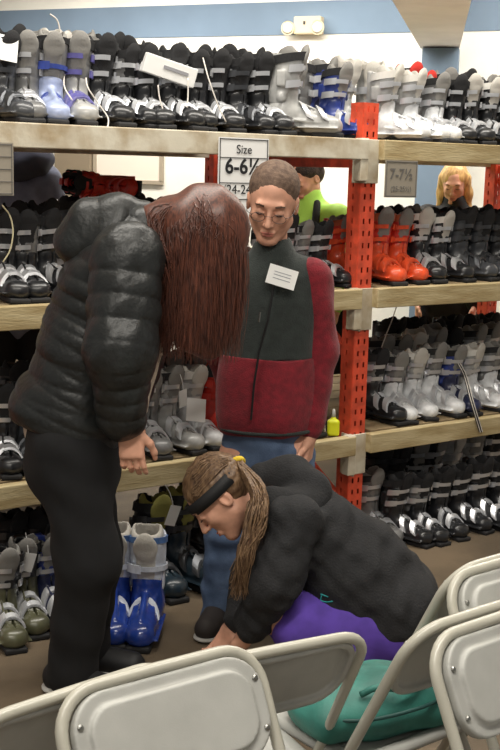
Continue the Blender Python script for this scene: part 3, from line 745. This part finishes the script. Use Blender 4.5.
for (sh, el, wr, nm, rr) in ((W(311, 279, Y+.02), W(320, 352, Y+.04), W(311, 420, Y-.01), 'sleeve', .071), (W(245, 279, Y+.02), elR, wrR+A([0, 0, .03]), 'sleeve', .064)):
    s = SDF().chain([(sh, rr+.004), (el, .062), (wr, .05)], k=.03); s.cap(wr, wr+(wr-el)*.12, .046, .044, k=.006)
    link(nm, s.mesh(nm, .0055, folds(.0035, 45, 8, (.6, .6, 1.2)), noff=root), M_maroon, jk)
fy = lambda px, py: W(px, py, Y-.125)
zl = MB().tube([W(278, 262, Y-.075), W(274, 285, Y-.1), W(268, 320, Y-.118), W(259, 352, Y-.12), W(254, 385, Y-.125), W(251, 420, Y-.128)], .004, 6); zl.build('zip', mat('zip_black', (22, 22, 24), .5), jk, root)
MB().tube([W(260, 312, Y-.13), W(259, 322, Y-.133)], .004, 6).build('zip_pull', M_rivet, jk, root)
s = SDF().cap(W(266, 425, Y+.0), W(266, 424, Y), .155, k=.01); 
# hem band
hb = MB(); ce = W(266, 427, Y)
ring = [ce+A([.165*math.cos(q), .122*math.sin(q), 0]) for q in np.linspace(0, 2*PI, 40)]; hb.tube(ring, .0065, 6, cap=False); hb.build('hem_band', M_fleece, jk, root, smooth=True)
tg = W(282, 277, Y-.12); q = MB().box((0, 0, 0), (.05, .001, .033)).build('name_tag', M_white, boy); q.location = tg-root; q.rotation_euler = (-.22, math.radians(16), .1)
tl = MB(); [tl.box((0, -.0015, z), (.03, .0005, .0012)) for z in (.012, .002, -.01)]; tl.build('tag_writing', mat('pen_grey', (150, 152, 160), .8), q)
# glasses
g = MB()
for x in (-1, 1):
    ring = [Lb(x*.033+.022*math.cos(a), .105-.0*abs(math.cos(a)), -.004+.0145*math.sin(a)) for a in np.linspace(0, 2*PI, 20)]; g.tube(ring, .0011, 5, cap=False)
    g.tube([Lb(x*.054, .104, .002), Lb(x*.07, .09, .004), Lb(x*.082, .0, .006)], .0012, 5)
g.tube([Lb(-.011, .105, 0), Lb(0, .11, .003), Lb(.011, .105, 0)], .001, 5)
g.build('glasses', mat('glasses_wire', (92, 84, 80), .3, metal=.8), boy, root, smooth=True)
# jeans
s = SDF(); s.cap(W(266, 400, Y), pel, .13, .135, k=.03, flat=((0, 1, 0), .78)); 
for hp, kn, an in ((hipR+A([.0, 0, 0]), knR, anR), (hipL, knL, anL)): s.chain([(hp+A([0, 0, -.02]), .092), (kn, .074), (an+A([0, 0, -.015]), .068)], k=.02)
link('jeans', s.mesh('jeans', .0055, folds(.006, 40, 9, (.5, .5, 1.3)), noff=root), M_jeans, boy)
M_bshoe = mat('shoe_dark', (48, 42, 40), .7)
shoe('shoe', anR, (-.25, -1), M_bshoe, boy, root, 1.0); shoe('shoe', anL, (.2, -1), M_bshoe, boy, root, 1.0)

# ---- woman bending over
Yw = 3.4
M_puff = mat('puffer_black', (31, 33, 33), .42, var=.1, vscale=30, bump=.3, bscale=45, spec=.5)
M_black = mat('black_trousers', (16, 16, 18), .9, var=.1, vscale=30)
M_whair = mat('auburn_hair', (106, 60, 44), .42, c2=(58, 31, 24), vscale=30, stretch=(6, 6, .6), spec=.6)
root = A([-.5, Yw, 0.]); wo = thing('person', 'woman with long auburn hair bending forward in a black quilted jacket and black trousers', 'person', tuple(root))
pel = W(78, 420, Yw+.03); mid = W(92, 345, Yw+.03); chs = W(118, 275, Yw+.02); nk = W(148, 232, Yw); hc = W(203, 232, Yw-.02)
shN = W(133, 262, Yw-.14); elN = W(122, 352, Yw-.2); wrN = W(130, 428, Yw-.15)
shF = W(140, 258, Yw+.17); elF = W(138, 340, Yw+.2); wrF = W(128, 415, Yw+.1)
b = SDF()
hf = A([.62, -.1, -.8]); hup = A([.75, 0, .6])
Lw = head(b, hc, hf, hup, 1.0, nk, .055)
b.cap(nk, chs, .06, .11, k=.05).cap(chs, mid, .125, .11, k=.03).cap(mid, pel, .11, .125, k=.03).cap(shN, shF, .05, k=.03)
b.chain([(shN, .05), (elN, .04), (wrN, .027)]).chain([(shF, .05), (elF, .04), (wrF, .027)])
hpN = W(70, 450, Yw-.06); hpF = W(80, 450, Yw+.1); knN = W(88, 555, Yw-.08); knF = W(90, 555, Yw+.1); anN = W(72, 672, Yw-.05); anF = W(84, 668, Yw+.12)
leg(b, hpN, knN, anN, (.09, .06, .04)); leg(b, hpF, knF, anF, (.09, .06, .04)); foot(b, anN, (.9, -.4)); foot(b, anF, (.9, -.2))
hand(b, wrN, (.08, -.05, -1), (.1, .9, .1), (1, 0, -.2), .95, .5); hand(b, wrF, (-.1, .1, -1), (0, -1, 0), (1, 0, 0), .9, .5)
link('body', b.mesh('body', .0045, noff=root), M_skin, wo); eyes_brows(Lw, wo, 1.0, root, (80, 50, 40))
s = SDF(); s.chain([(W(72, 424, Yw+.02), .165), (mid, .155), (W(112, 285, Yw+.02), .15)], k=.04, puff=(4, .007, 0))
s.cap(W(112, 285, Yw+.02), W(135, 245, Yw+.01), .15, .1, k=.05); s.cap(W(125, 258, Yw-.1), W(132, 254, Yw+.14), .09, k=.05)
s.cap(W(66, 420, Yw+.02), W(46, 408, Yw+.02), .15, .11, k=.06)
s.cap(nk+A([-.01, 0, .0]), nk+A([.05, -.0, .0]), .075, .07, k=.03)
s.box(W(75, 424, Yw)-A([0, 0, .25]), (.4, .4, .2), .001, ROT(nrm([1, 0, -.3]), [0, 1, 0], nrm([.3, 0, 1])), k=.01, op='s')
def quilt(P):   # diamond stitching across the back panels
    a_ = P[:, 2]*.92+P[:, 0]*.38+.02*np.sin(P[:, 2]*9); b_ = P[:, 2]*.45-P[:, 0]*.9
    return .006*(1-np.abs(np.sin(PI*a_/.062))**.45)+.0025*(1-np.abs(np.sin(PI*b_/.11))**.3)+wf_(P)
wf_ = folds(.005, 30, 12)
jk = link('jacket', s.mesh('jacket', .0052, quilt, noff=root), M_puff, wo)
s = SDF(); s.chain([(W(70, 238, Yw+.02), .045), (W(90, 222, Yw+.02), .062), (W(118, 218, Yw+.02), .06), (W(140, 216, Yw+.03), .045)], k=.05, puff=(1.5, .006, .3))
s.cap(W(82, 250, Yw), W(112, 240, Yw-.02), .06, .07, k=.05)
link('hood', s.mesh('hood', .0058, folds(.006, 40, 13), noff=root), M_puff, jk)
for sh, el, wr in ((W(128, 258, Yw-.13), W(120, 350, Yw-.2), W(122, 416, Yw-.16)), (shF, elF, wrF+A([0, 0, .05]))):
    s = SDF(); s.cap(sh, el, .105, .1, k=.03, puff=(4, .007, .2)).cap(el, wr, .098, .07, k=.03, puff=(4, .006, .2)); s.cap(wr, wr+nrm(wr-el)*.03, .052, .04, k=.02)
    link('sleeve', s.mesh('sleeve', .0055, folds(.004, 50, 14, (1, 1, .5)), noff=root), M_puff, jk)
M_cr = mat('cream_shirt', (206, 190, 172), .9)
s = SDF(); s.chain([(pel+A([-.02, 0, -.03]), .14), (mid+A([.02, 0, 0]), .13)], k=.03); s.cap(W(146, 352, Yw-.02), W(139, 408, Yw-.03), .05, .026, k=.03)
link('shirt', s.mesh('shirt', .006, folds(.004, 40, 15), noff=root), M_cr, wo)
s = SDF(); s.cap(W(74, 436, Yw+.02), W(72, 460, Yw+.02), .145, .15, k=.03)
for hp, kn, an in ((hpN, knN, anN), (hpF, knF, anF)): s.chain([(hp+A([0, 0, .0]), .105), (kn, .092), (an, .078)], k=.06)
link('trousers', s.mesh('trousers', .006, folds(.005, 30, 16, (.5, .5, 1)), noff=root), M_black, wo)
shoe('shoe', anN, (.9, -.4), mat('shoe_black', (24, 24, 26), .6), wo, root); shoe('shoe', anF, (.9, -.2), mat('shoe_black', (24, 24, 26), .6), wo, root)
s = SDF(); hcx = W(203, 224, Yw-.02); s.ell(hcx, (.105, .11, .1), k=.03); s.ell(Lw(0, -.015, .04), (.09, .11, .1), ROT(*basis(hf, hup)), k=.03); s.ell(W(175, 222, Yw), (.11, .1, .075), k=.04)
for (x0, x1, y1, r0, r1) in ((172, 172, 315, .055, .03), (190, 190, 335, .07, .05), (212, 208, 345, .07, .05), (222, 224, 320, .06, .04)):
    s.cap(W(x0, 235, Yw-.03), W(x1, y1, Yw-.06), r0, r1, k=.04)
s.mesh
hr = link('hair', s.mesh('hair', .006, folds(.005, 60, 17, (1.5, 1.5, .15)), noff=root), M_whair, wo)
L = []
for i in range(1700):
    q = random.uniform(0, 2*PI); t_ = random.random()
    top = W(178+random.uniform(0, 34), 203+random.uniform(-4, 8), Yw+random.uniform(-.06, .06))
    ex = .125+random.uniform(-.02, .012); side = W(200, 240, Yw-.02)+A([math.cos(q)*ex, math.sin(q)*.115, random.uniform(-.02, .04)])
    zb = W(200, random.choice([320, 338, 350, 356, 330])+random.uniform(-12, 3), Yw)[2]
    sw = random.uniform(-.03, .03)
    end = A([side[0]*.78+.22*W(200, 300, Yw)[0]+sw, Yw-.05+(side[1]-Yw)*.7, zb]); md = (side*.5+end*.5)+A([random.uniform(-.012, .012)+.006, 0, 0])
    pk = (top*.5+side*.5); pk = W(203, 224, Yw-.02)+nrm(pk-W(203, 224, Yw-.02))*.108
    L.append(smooth_path([top, pk, side, md, end], 3))
for i in range(120):   # locks swept over the collar
    y_ = random.uniform(-.11, .08); a0 = W(random.uniform(175, 195), 198+random.uniform(0, 8), Yw+y_*.6); a1 = W(random.uniform(146, 162), random.uniform(212, 232), Yw+y_); a2 = W(random.uniform(158, 172), random.uniform(262, 282), Yw-.08+y_*.5); a3 = W(random.uniform(160, 180), random.uniform(300, 330), Yw-.07)
    L.append(smooth_path([a0, a1, a2, a3], 4))
L = [l for l in L]
strands('lock', L, .002, M_whair, hr, root)

# ---- crouching girl
Yg = 3.35
M_hood = mat('black_hoodie', (32, 32, 34), .9, var=.1, vscale=30, bump=.35, bscale=160)
M_purple = mat('purple_fleece', (88, 62, 160), .85, var=.06, vscale=20)
M_ghair = mat('brown_hair', (134, 106, 78), .5, c2=(86, 62, 44), vscale=30, stretch=(4, 4, 1))
root = A([.3, Yg, 0.]); gi = thing('person', 'crouching girl in black hoodie and purple trousers with ponytail and black headband', 'person', tuple(root))
b = SDF(); hc = W(220, 497, Yg); hf = A([-.62, -.22, -.76]); hup = A([-.72, .05, .68])
Lg = head(b, hc, hf, hup, 1.0, W(276, 508, Yg+.02), .052)
nk = W(278, 505, Yg+.02); chs = W(310, 535, Yg+.03); mid = W(355, 568, Yg+.03); pel = W(392, 606, Yg+.03)
shN = W(290, 530, Yg-.14); elN = W(262, 585, Yg-.18); wrN = W(243, 640, Yg-.1); shF = W(284, 530, Yg+.17); elF = W(250, 575, Yg+.22); wrF = W(232, 628, Yg+.12)
b.cap(nk, chs, .06, .105, k=.04).cap(chs, mid, .115, .11, k=.03).cap(mid, pel, .11, .12, k=.03).cap(shN, shF, .05, k=.03)
b.chain([(shN, .045), (elN, .036), (wrN, .025)]).chain([(shF, .045), (elF, .036), (wrF, .025)])
hand(b, wrN, (-.5, .25, -.8), (-.6, .6, -.1), (0, .8, .3), .85, .5); hand(b, wrF, (-.5, -.2, -.8), (-.6, -.6, -.1), (0, -.8, .3), .85, .5)
knN = W(285, 618, Yg-.1); knF = W(280, 612, Yg+.22); anN = A([.42, Yg-.1, .09]); anF = A([.4, Yg+.22, .09])
leg(b, pel+A([0, -.08, 0]), knN, anN, (.085, .058, .038)); leg(b, pel+A([0, .1, 0]), knF, anF, (.085, .058, .038)); foot(b, anN, (-1, -.1), sc=.9); foot(b, anF, (-1, .1), sc=.9)
link('body', b.mesh('body', .0045, noff=root), M_skin, gi); eyes_brows(Lg, gi, 1.0, root, (90, 66, 48))
s = SDF(); s.chain([(W(286, 520, Yg+.02), .12), (chs, .145), (mid, .15), (W(385, 598, Yg+.03), .158)], k=.04)
s.cap(shN+A([0, .02, 0]), shF+A([0, -.02, 0]), .065, k=.04); s.cap(W(388, 600, Yg+.03), W(398, 622, Yg+.03), .145, .125, k=.04); s.cap(W(345, 582, Yg-.03), W(390, 610, Yg-.03), .125, .13, k=.04); s.cap(W(398, 612, Yg-.06), W(398, 612, Yg+.12), .105, k=.04)
s.chain([(W(296, 522, Yg-.12), .078), (W(275, 580, Yg-.17), .075), (W(252, 625, Yg-.12), .055)], k=.04); s.chain([(shF, .07), (elF, .06), (wrF+A([.02, 0, .03]), .045)], k=.03)
s.box(W(385, 612, Yg)+A([-.06, 0, -.22]), (.3, .35, .16), .001, ROT(nrm([1, 0, -.12]), [0, 1, 0], nrm([.12, 0, 1])), k=.01, op='s') if False else None
hd = link('hoodie', s.mesh('hoodie', .0055, lambda P: folds(.007, 34, 20)(P)+folds(.004, 85, 24, (1, .4, 1))(P), noff=root), M_hood, gi)
s = SDF(); s.chain([(W(262, 478, Yg+.06), .045), (W(290, 478, Yg+.06), .06), (W(310, 492, Yg+.03), .062), (W(300, 512, Yg-.04), .06), (W(272, 505, Yg-.06), .05)], k=.04)
link('hood', s.mesh('hood', .0058, folds(.007, 40, 21), noff=root), M_hood, hd)
lg = MB(); 
from mathutils.bvhtree import BVHTree
tr_ = BVHTree.FromPolygons([v.co+Vector(root) for v in hd.data.vertices], [tuple(p.vertices) for p in hd.data.polygons])
ring = []
for a in np.linspace(.3, 5.4, 22):
    q = W(325+6*math.cos(a)+2.5*math.cos(2*a), 598+3.2*math.sin(a)+2.2*math.cos(a), 1.0)
    loc, _n, _i, _d = tr_.ray_cast(Vector(CAMP), Vector(q-CAMP).normalized())
    if loc is not None: ring.append(np.array(loc))
if len(ring) > 4: lg.tube(ring, .0022, 6).build('embroidered_logo', mat('logo_teal', (40, 150, 150), .6), hd, root, smooth=True)
s = SDF()
for yy, kn, an in ((-.08, knN, anN), (.1, knF, anF)): s.chain([(pel+A([-.01, yy, -.035]), .112), (kn+A([.05, 0, -.02]), .09), (an+A([.0, 0, .02]), .06)], k=.04)
s.cap(pel+A([-.02, -.06, -.03]), pel+A([-.02, .06, -.03]), .115, k=.04)
link('trousers', s.mesh('trousers', .006, folds(.005, 34, 22), noff=root), M_purple, gi)
shoe('shoe', anN, (-1, -.1), mat('shoe_black', (24, 24, 26), .6), gi, root, .9); shoe('shoe', anF, (-1, .1), mat('shoe_black', (24, 24, 26), .6), gi, root, .9)
# hair: cap pulled back into the ponytail
R = ROT(*basis(hf, hup)); s = SDF(); s.ell(Lg(0, -.02, .042), (.084, .1, .088), R, k=.01); s.ell(Lg(0, -.055, .0), (.07, .06, .06), R, k=.03)
s.ell(Lg(0, .115, -.01), (.08, .07, .09), R, k=.012, op='s')
for x in (-1, 1): s.ell(Lg(x*.085, .01, -.02), (.03, .032, .04), R, k=.01, op='s')
hr = link('hair', s.mesh('hair', .0045, folds(.002, 200, 23), noff=root), M_ghair, gi)
scr = Lg(-.01, -.118, .035)
L = []
for i in range(150):
    a = random.uniform(0, 2*PI); q = Lg(math.cos(a)*.079, .02+math.sin(a)*.05+.02, .06+.04*random.random()); dq = q-Lg(0, -.02, .035); q = Lg(0, -.02, .035)+nrm(dq)*A(.096)
    m1 = Lg(0, -.02, .035)+nrm((q*.5+scr*.5)-Lg(0, -.02, .035))*.099
    L.append(smooth_path([q, m1, scr+A([random.uniform(-.01, .01), random.uniform(-.012, .012), random.uniform(-.01, .01)])], 4))
strands('combed_strands', L, .0028, M_ghair, hr, root)
L = []
for i in range(260):
    j = lambda r_: A([random.uniform(-r_, r_), random.uniform(-r_, r_), random.uniform(-r_, r_)])
    L.append(smooth_path([scr+j(.01), W(258, 492, Yg-.12)+j(.02), W(256, 520, Yg-.17)+j(.03), W(246, 552, Yg-.2)+j(.024), W(240+random.uniform(-8, 6), random.uniform(572, 598), Yg-.2)+j(.012)], 4))
strands('ponytail', L, .0032, M_ghair, hr, root)
sc_ = MB(); pd = nrm(W(256, 510, Yg-.14)-scr); e1 = nrm(np.cross(pd, [0, 1, .2])); e2 = np.cross(pd, e1)
ring = [scr+pd*.012+(e1*math.cos(a)+e2*math.sin(a))*.017 for a in np.linspace(0, 2*PI, 18)]; sc_.tube(ring, .0085, 8, cap=False); sc_.build('hair_tie', mat('yellow_tie', (232, 200, 60), .8), hr, root, smooth=True)
hb = MB(); vs = []; fs = []; n_ = 30
for i in range(n_):
    a = 2*PI*i/n_
    for dz in (-.019, .019): vs.append(Lg(.087*math.cos(a), -.01+.103*math.sin(a), .03+dz+.012*math.sin(a)))
for i in range(n_): fs.append((2*i, 2*((i+1) % n_), 2*((i+1) % n_)+1, 2*i+1))
hb.add(vs, fs); hbo = hb.build('headband', mat('headband_black', (26, 26, 28), .7), gi, root, smooth=True); md = hbo.modifiers.new('t', 'SOLIDIFY'); md.thickness = .006; md.offset = 0

# ---- people beyond the rack
def standing(label, X, Yp, top, face, coat, hairm, hair_long, skin_head=True, lean=(0, 0), sc=1.0, trousers=None, arms_fwd=.1, coat_k=None):
    root = A([X, Yp, 0.]); t = thing('person', label, 'person', tuple(root)); f = nrm([face[0], face[1], 0]); r = A([f[1], -f[0], 0.]); U = A([0, 0, 1.])
    Hh = top; ln = A([lean[0], lean[1], 0])
    P = lambda x, y, z: root+x*r+y*f+z*U*Hh+ln*max(0, (z-.5))*2
    b = SDF(); hcc = P(0, .03, .925); hfv = A([face[0], face[1], face[2]])
    Lh = head(b, hcc, hfv, (0, 0, 1) if abs(face[2]) < .9 else (f[0], f[1], .3), sc, P(0, 0, .84), .05)
    b.cap(P(0, 0, .83), P(0, 0, .74), .06, .11, k=.04).cap(P(0, 0, .74), P(0, 0, .52), .115, .12, k=.03, flat=(f, .75)).cap(P(-.13, 0, .8), P(.13, 0, .8), .042, k=.02)
    for sx in (-1, 1):
        b.chain([(P(sx*.16, 0, .8), .042), (P(sx*.2, .02, .63), .036), (P(sx*.17, .02+arms_fwd, .5), .026)]); wr = P(sx*.17, .02+arms_fwd, .5)
        hand(b, wr, A([0, 0, -1.])+f*.3, -sx*r, f, .9, .4)
        leg(b, P(sx*.09, 0, .5), P(sx*.1, .01, .27), P(sx*.1, -.01, .06)); foot(b, P(sx*.1, -.01, .06), f)
    link('body', b.mesh('body', .006, noff=root), M_skin, t); eyes_brows(Lh, t, sc, root, (120, 92, 62))
    s = SDF(); s.cap(P(0, 0, .835), P(0, 0, .74), .075, .14, k=.05, flat=(f, .85)).cap(P(0, 0, .74), P(0, 0, .5), .16, .17, k=.04, flat=(f, .8)).cap(P(-.15, 0, .8), P(.15, 0, .8), .078, k=.04).cap(P(0, 0, .83), P(0, .01, .865), .08, .066, k=.03)
    for sx in (-1, 1): s.chain([(P(sx*.17, 0, .797), .08), (P(sx*.21, .02, .63), .062), (P(sx*.17, .02+arms_fwd, .51), .05)], k=.03)
    jk = link('jacket', s.mesh('jacket', .007, folds(.006, 34, 30), noff=root), coat, t)
    s = SDF()
    for sx in (-1, 1): s.chain([(P(sx*.085, 0, .5), .1), (P(sx*.1, .01, .27), .075), (P(sx*.1, -.01, .06), .065)], k=.03)
    link('trousers', s.mesh('trousers', .008, folds(.005, 34, 31), noff=root), trousers or M_black, t)
    for sx in (-1, 1): shoe('shoe', P(sx*.1, -.01, .06), f, mat('shoe_black', (24, 24, 26), .6), t, root)
    R = ROT(*basis(hfv, (0, 0, 1))); s = SDF(); s.ell(Lh(0, -.025, .045), A((.088, .1, .088))*sc, R, k=.01); s.ell(Lh(0, -.055, -.0), A((.075, .06, .07))*sc, R, k=.03)
    if hair_long:
        for x in (-1, 1): s.chain([(Lh(x*.07, -.02, .03), .032), (Lh(x*.082, -.01, -.07), .03), (Lh(x*.085, .02, -.17), .026), (Lh(x*.08, .03, -.26), .014)], k=.03)
        s.cap(Lh(0, -.07, 0), Lh(0, -.07, -.2), .07, .06, k=.03)
    s.ell(Lh(0, .115, -.03), A((.062, .08, .1))*sc, R, k=.012, op='s')
    link('hair', s.mesh('hair', .005, folds(.004, 120, 33, (1.5, 1.5, .3) if hair_long else None), noff=root), hairm, t)
    return t, P, jk, root, Lh
gp = W(456, 163, 7.1)
standing('blonde girl in a black coat looking down beyond the right rack bay', gp[0], 7.1, gp[2], (-.25, -.9, -.35), mat('black_coat', (24, 24, 26), .8), mat('blonde_hair', (214, 176, 112), .5, c2=(170, 130, 78), vscale=20, stretch=(4, 4, .6)), True, sc=.95)
gp = W(333, 160, 6.75)
lt, LP, ljk, lroot, _ = standing('person in lime green and black jacket with dark curly hair behind the boy', gp[0], 6.75, gp[2]+.02, (-.6, -.6, -.5), mat('lime_jacket', (176, 226, 90), .6, bump=.1), mat('dark_curls', (52, 40, 34), .8, var=.3, vscale=60, bump=.6, bscale=120), False, lean=(-.16, -.02), sc=1.05)
s = SDF(); s.cap(LP(0, .04, .72), LP(0, .04, .56), .13, .165, k=.04, flat=(nrm([-.6, -.6, 0]), .84))
for x in (-.09, .09): s.cap(LP(x, .06, .845), LP(x, .13, .72), .02, .03, k=.01)
link('dark_panel', s.mesh('dark_panel', .007, noff=lroot), mat('panel_black', (36, 38, 38), .7), ljk)
gp = W(8, 150, 6.1)
sl = standing('person in slate blue hooded jacket beyond the rack at left edge', -1.12, 5.45, 1.93, (-.3, .9, -.3), mat('slate_jacket', (118, 124, 148), .8, var=.06, vscale=20), mat('dark_hood', (46, 46, 58), .8), False, lean=(-.05, 0), sc=1.15)
s = SDF(); s.ell(W(22, 158, 5.42), (.15, .13, .085), k=.03); s.ell(W(8, 166, 5.45), (.17, .16, .09), k=.04)
link('hood', s.mesh('hood', .007, folds(.008, 40, 44), noff=sl[3]), mat('slate_hood', (62, 64, 80), .85), sl[2])
# ------------------------------------------------------------------ folding chairs (front towards +Y, origin under the top of the back)
def chair_parts():
    t = bpy.data.objects.new('folding_chair', None); COL.objects.link(t)
    hw, r, HT = .205, .0115, .80
    TL = math.atan(.52); e = A([0, -math.sin(TL), math.cos(TL)]); fn_ = A([0, math.cos(TL), math.sin(TL)]); top = A([0, 0, HT])
    Q = lambda x, u: top+A([x, 0, 0])-u*e
    foot_u = (HT-.012)/math.cos(TL); cr = .075; path = [Q(-hw, foot_u), Q(-hw, .6), Q(-hw, .3), Q(-hw, cr+.03)]
    arc = [Q(-hw+cr-cr*math.cos(q), cr-cr*math.sin(q)) for q in np.linspace(0, PI/2, 8)]
    path += arc; path += [Q(0, -.001)]+[A([-p[0], p[1], p[2]]) for p in path[::-1]]
    MB().tube(path, r, 12).build('back_frame', M_tube, t, smooth=True)
    fy_ = Q(0, foot_u)[1]
    for sx in (-1, 1):
        MB().tube(smooth_path([(sx*(hw-.02), .24, .44), (sx*(hw-.02), .1, .24), (sx*(hw-.02), -.04, .012)], 4), .0105, 10).build('rear_leg', M_tube, t, smooth=True)
        MB().tube([(sx*hw, fy_, .0), (sx*hw, fy_-.01, .028)], .015, 10).tube([(sx*(hw-.02), -.042, .0), (sx*(hw-.02), -.038, .025)], .014, 10).build('foot_cap', mat('foot_black', (40, 40, 40), .8), t)
    MB().tube([(-hw+.02, -.015, .06), (hw-.02, -.015, .06)], .007, 8).build('crossbar', M_tube, t, smooth=True)
    MB().tube([(-hw, .327, .17), (hw, .327, .17)], .007, 8).build('crossbar', M_tube, t, smooth=True)
    s = SDF(); s.box((0, .35, .44), (.19, .19, .013), .012); s.box((0, .35, .457), (.15, .16, .012), .01, k=.01, op='s'); link('seat', s.mesh('seat', .005), M_chair, t)
    # back panel: thin moulded shell, rolled rim in front, hollow behind
    s = SDF(); Rr_ = lambda w_, h_: None
    tl = TL; R = ROT([1, 0, 0], [0, math.cos(tl), math.sin(tl)], [0, -math.sin(tl), math.cos(tl)]); c = Q(0, .104)
    for x0, x1, z_, h2, rad in ((.208, .208, 0, .09, .065), ):
        # rounded plate from four corner discs
        def plate_(hx, hz, yo, th, rr, k=.004, op='u'):
            def fn(P, hx=hx, hz=hz, yo=yo, th=th, rr=rr):
                v = (P-c)@R; bend = v[..., 0]**2*.28
                y = v[..., 1]-yo+bend*-1
                q = np.stack([np.abs(v[..., 0])-(hx-rr), np.abs(v[..., 2])-(hz-rr)], -1)
                d2 = np.sqrt((np.maximum(q, 0)**2).sum(-1))+np.minimum(q.max(-1), 0)-rr
                dy = np.abs(y)-th
                rd = .004
                qq = np.stack([d2+rd, dy+rd], -1)
                return np.sqrt((np.maximum(qq, 0)**2).sum(-1))+np.minimum(qq.max(-1), 0)-rd
            lo = c-A([hx, .06, hz+.02]); hi = c+A([hx, .08, hz+.02]); s._a(lo, hi, fn, k, op)
        plate_(.192, .094, -.001, .012, .07); plate_(.164, .07, .013, .008, .05, .006)
        plate_(.176, .078, -.019, .02, .055, .006, 's')
        # slots for the side tubes
    link('back_panel', s.mesh('back_panel', .004), M_chair, t)
    for sx in (-1, 1):
        for u_ in (.06, .15): MB().tube([Q(sx*.178, u_)+fn_*.01, Q(sx*.178, u_)+fn_*.022, Q(sx*.178, u_)+fn_*.024], [.006, .006, .003], 8).build('rivet', M_rivet, t)
    return t
CH = chair_parts()
def chair(i, x, y, face, label, sc=.985):
    o = CH if i == 0 else copy_tree(CH); o.location = (x, y, 0); o.rotation_euler = (0, 0, math.atan2(-face[0], face[1])); o.scale = (sc, sc, sc)
    tag(o, label, 'chair', 'folding chairs in the foreground'); return o
def fdir(deg, near):   # deg: yaw of the row; near rows face the camera side
    a = math.radians(deg); n_ = A([-math.sin(a), math.cos(a)]); return -n_ if near else n_
def place(px, py, Yd): return W(px, py, Yd)
chair(0, -.143, 1.85, fdir(36, True), 'beige folding chair with pale back panel facing forward at bottom centre-left', .97)
chair(1, .072, 1.99, fdir(28, False), 'beige folding chair seen from behind in bottom centre before crouching girl', .945)
chair(2, -.275, 1.79, fdir(42, False), 'beige folding chair seen from behind at bottom left picture corner', .95)
chair(3, .475, 2.13, fdir(38, False), 'beige folding chair seen from behind, tube bending over the teal bag')
chair(4, .49, 2.09, fdir(38, True), 'beige folding chair with pale back panel facing forward at bottom right corner')
c5 = chair(5, .605, 2.47, fdir(38, False), 'rear beige folding chair seen from behind at right picture edge')
chair(6, .575, 2.42, fdir(38, True), 'rear beige folding chair with pale back panel at right picture edge')

for ch in c5.children:   # its seat is folded down against the front legs
    if ch.name.startswith('seat'):
        pv = Matrix.Translation((0, .2, .44)); ch.matrix_local = pv@Matrix.Rotation(math.radians(-60), 4, 'X')@pv.inverted()
# teal bag lying on the seat of the chair by the girl
bc = A([.285, 2.35, .45]); yb = .45
bag = thing('duffel_bag', 'soft teal fabric bag lying on a chair seat behind the bottom right tubes', 'bag', tuple(bc), yb)
s = SDF(); s.ell((0, 0, .045), (.2, .12, .055), k=.03); s.box((0, 0, .035), (.17, .1, .035), .03, k=.04); s.cap((-.12, -.03, .07), (.1, -.05, .08), .03, .035, k=.04)
M_teal = mat('teal_nylon', (46, 108, 98), .6, var=.12, vscale=12, bump=.3, bscale=25)
link('bag_body', s.mesh('bag_body', .006, folds(.008, 30, 41)), M_teal, bag)
MB().tube(smooth_path([(-.17, -.08, .06), (-.08, -.125, .065), (.05, -.125, .07), (.17, -.07, .06)], 5), .004, 6).build('zip', mat('dark_teal_tape', (28, 70, 66), .6), bag, smooth=True)
MB().tube(smooth_path([(-.08, -.08, .1), (-.05, -.1, .12), (.0, -.12, .115), (.05, -.1, .12), (.08, -.07, .1)], 5), .007, 6).build('handle', M_teal, bag, smooth=True)
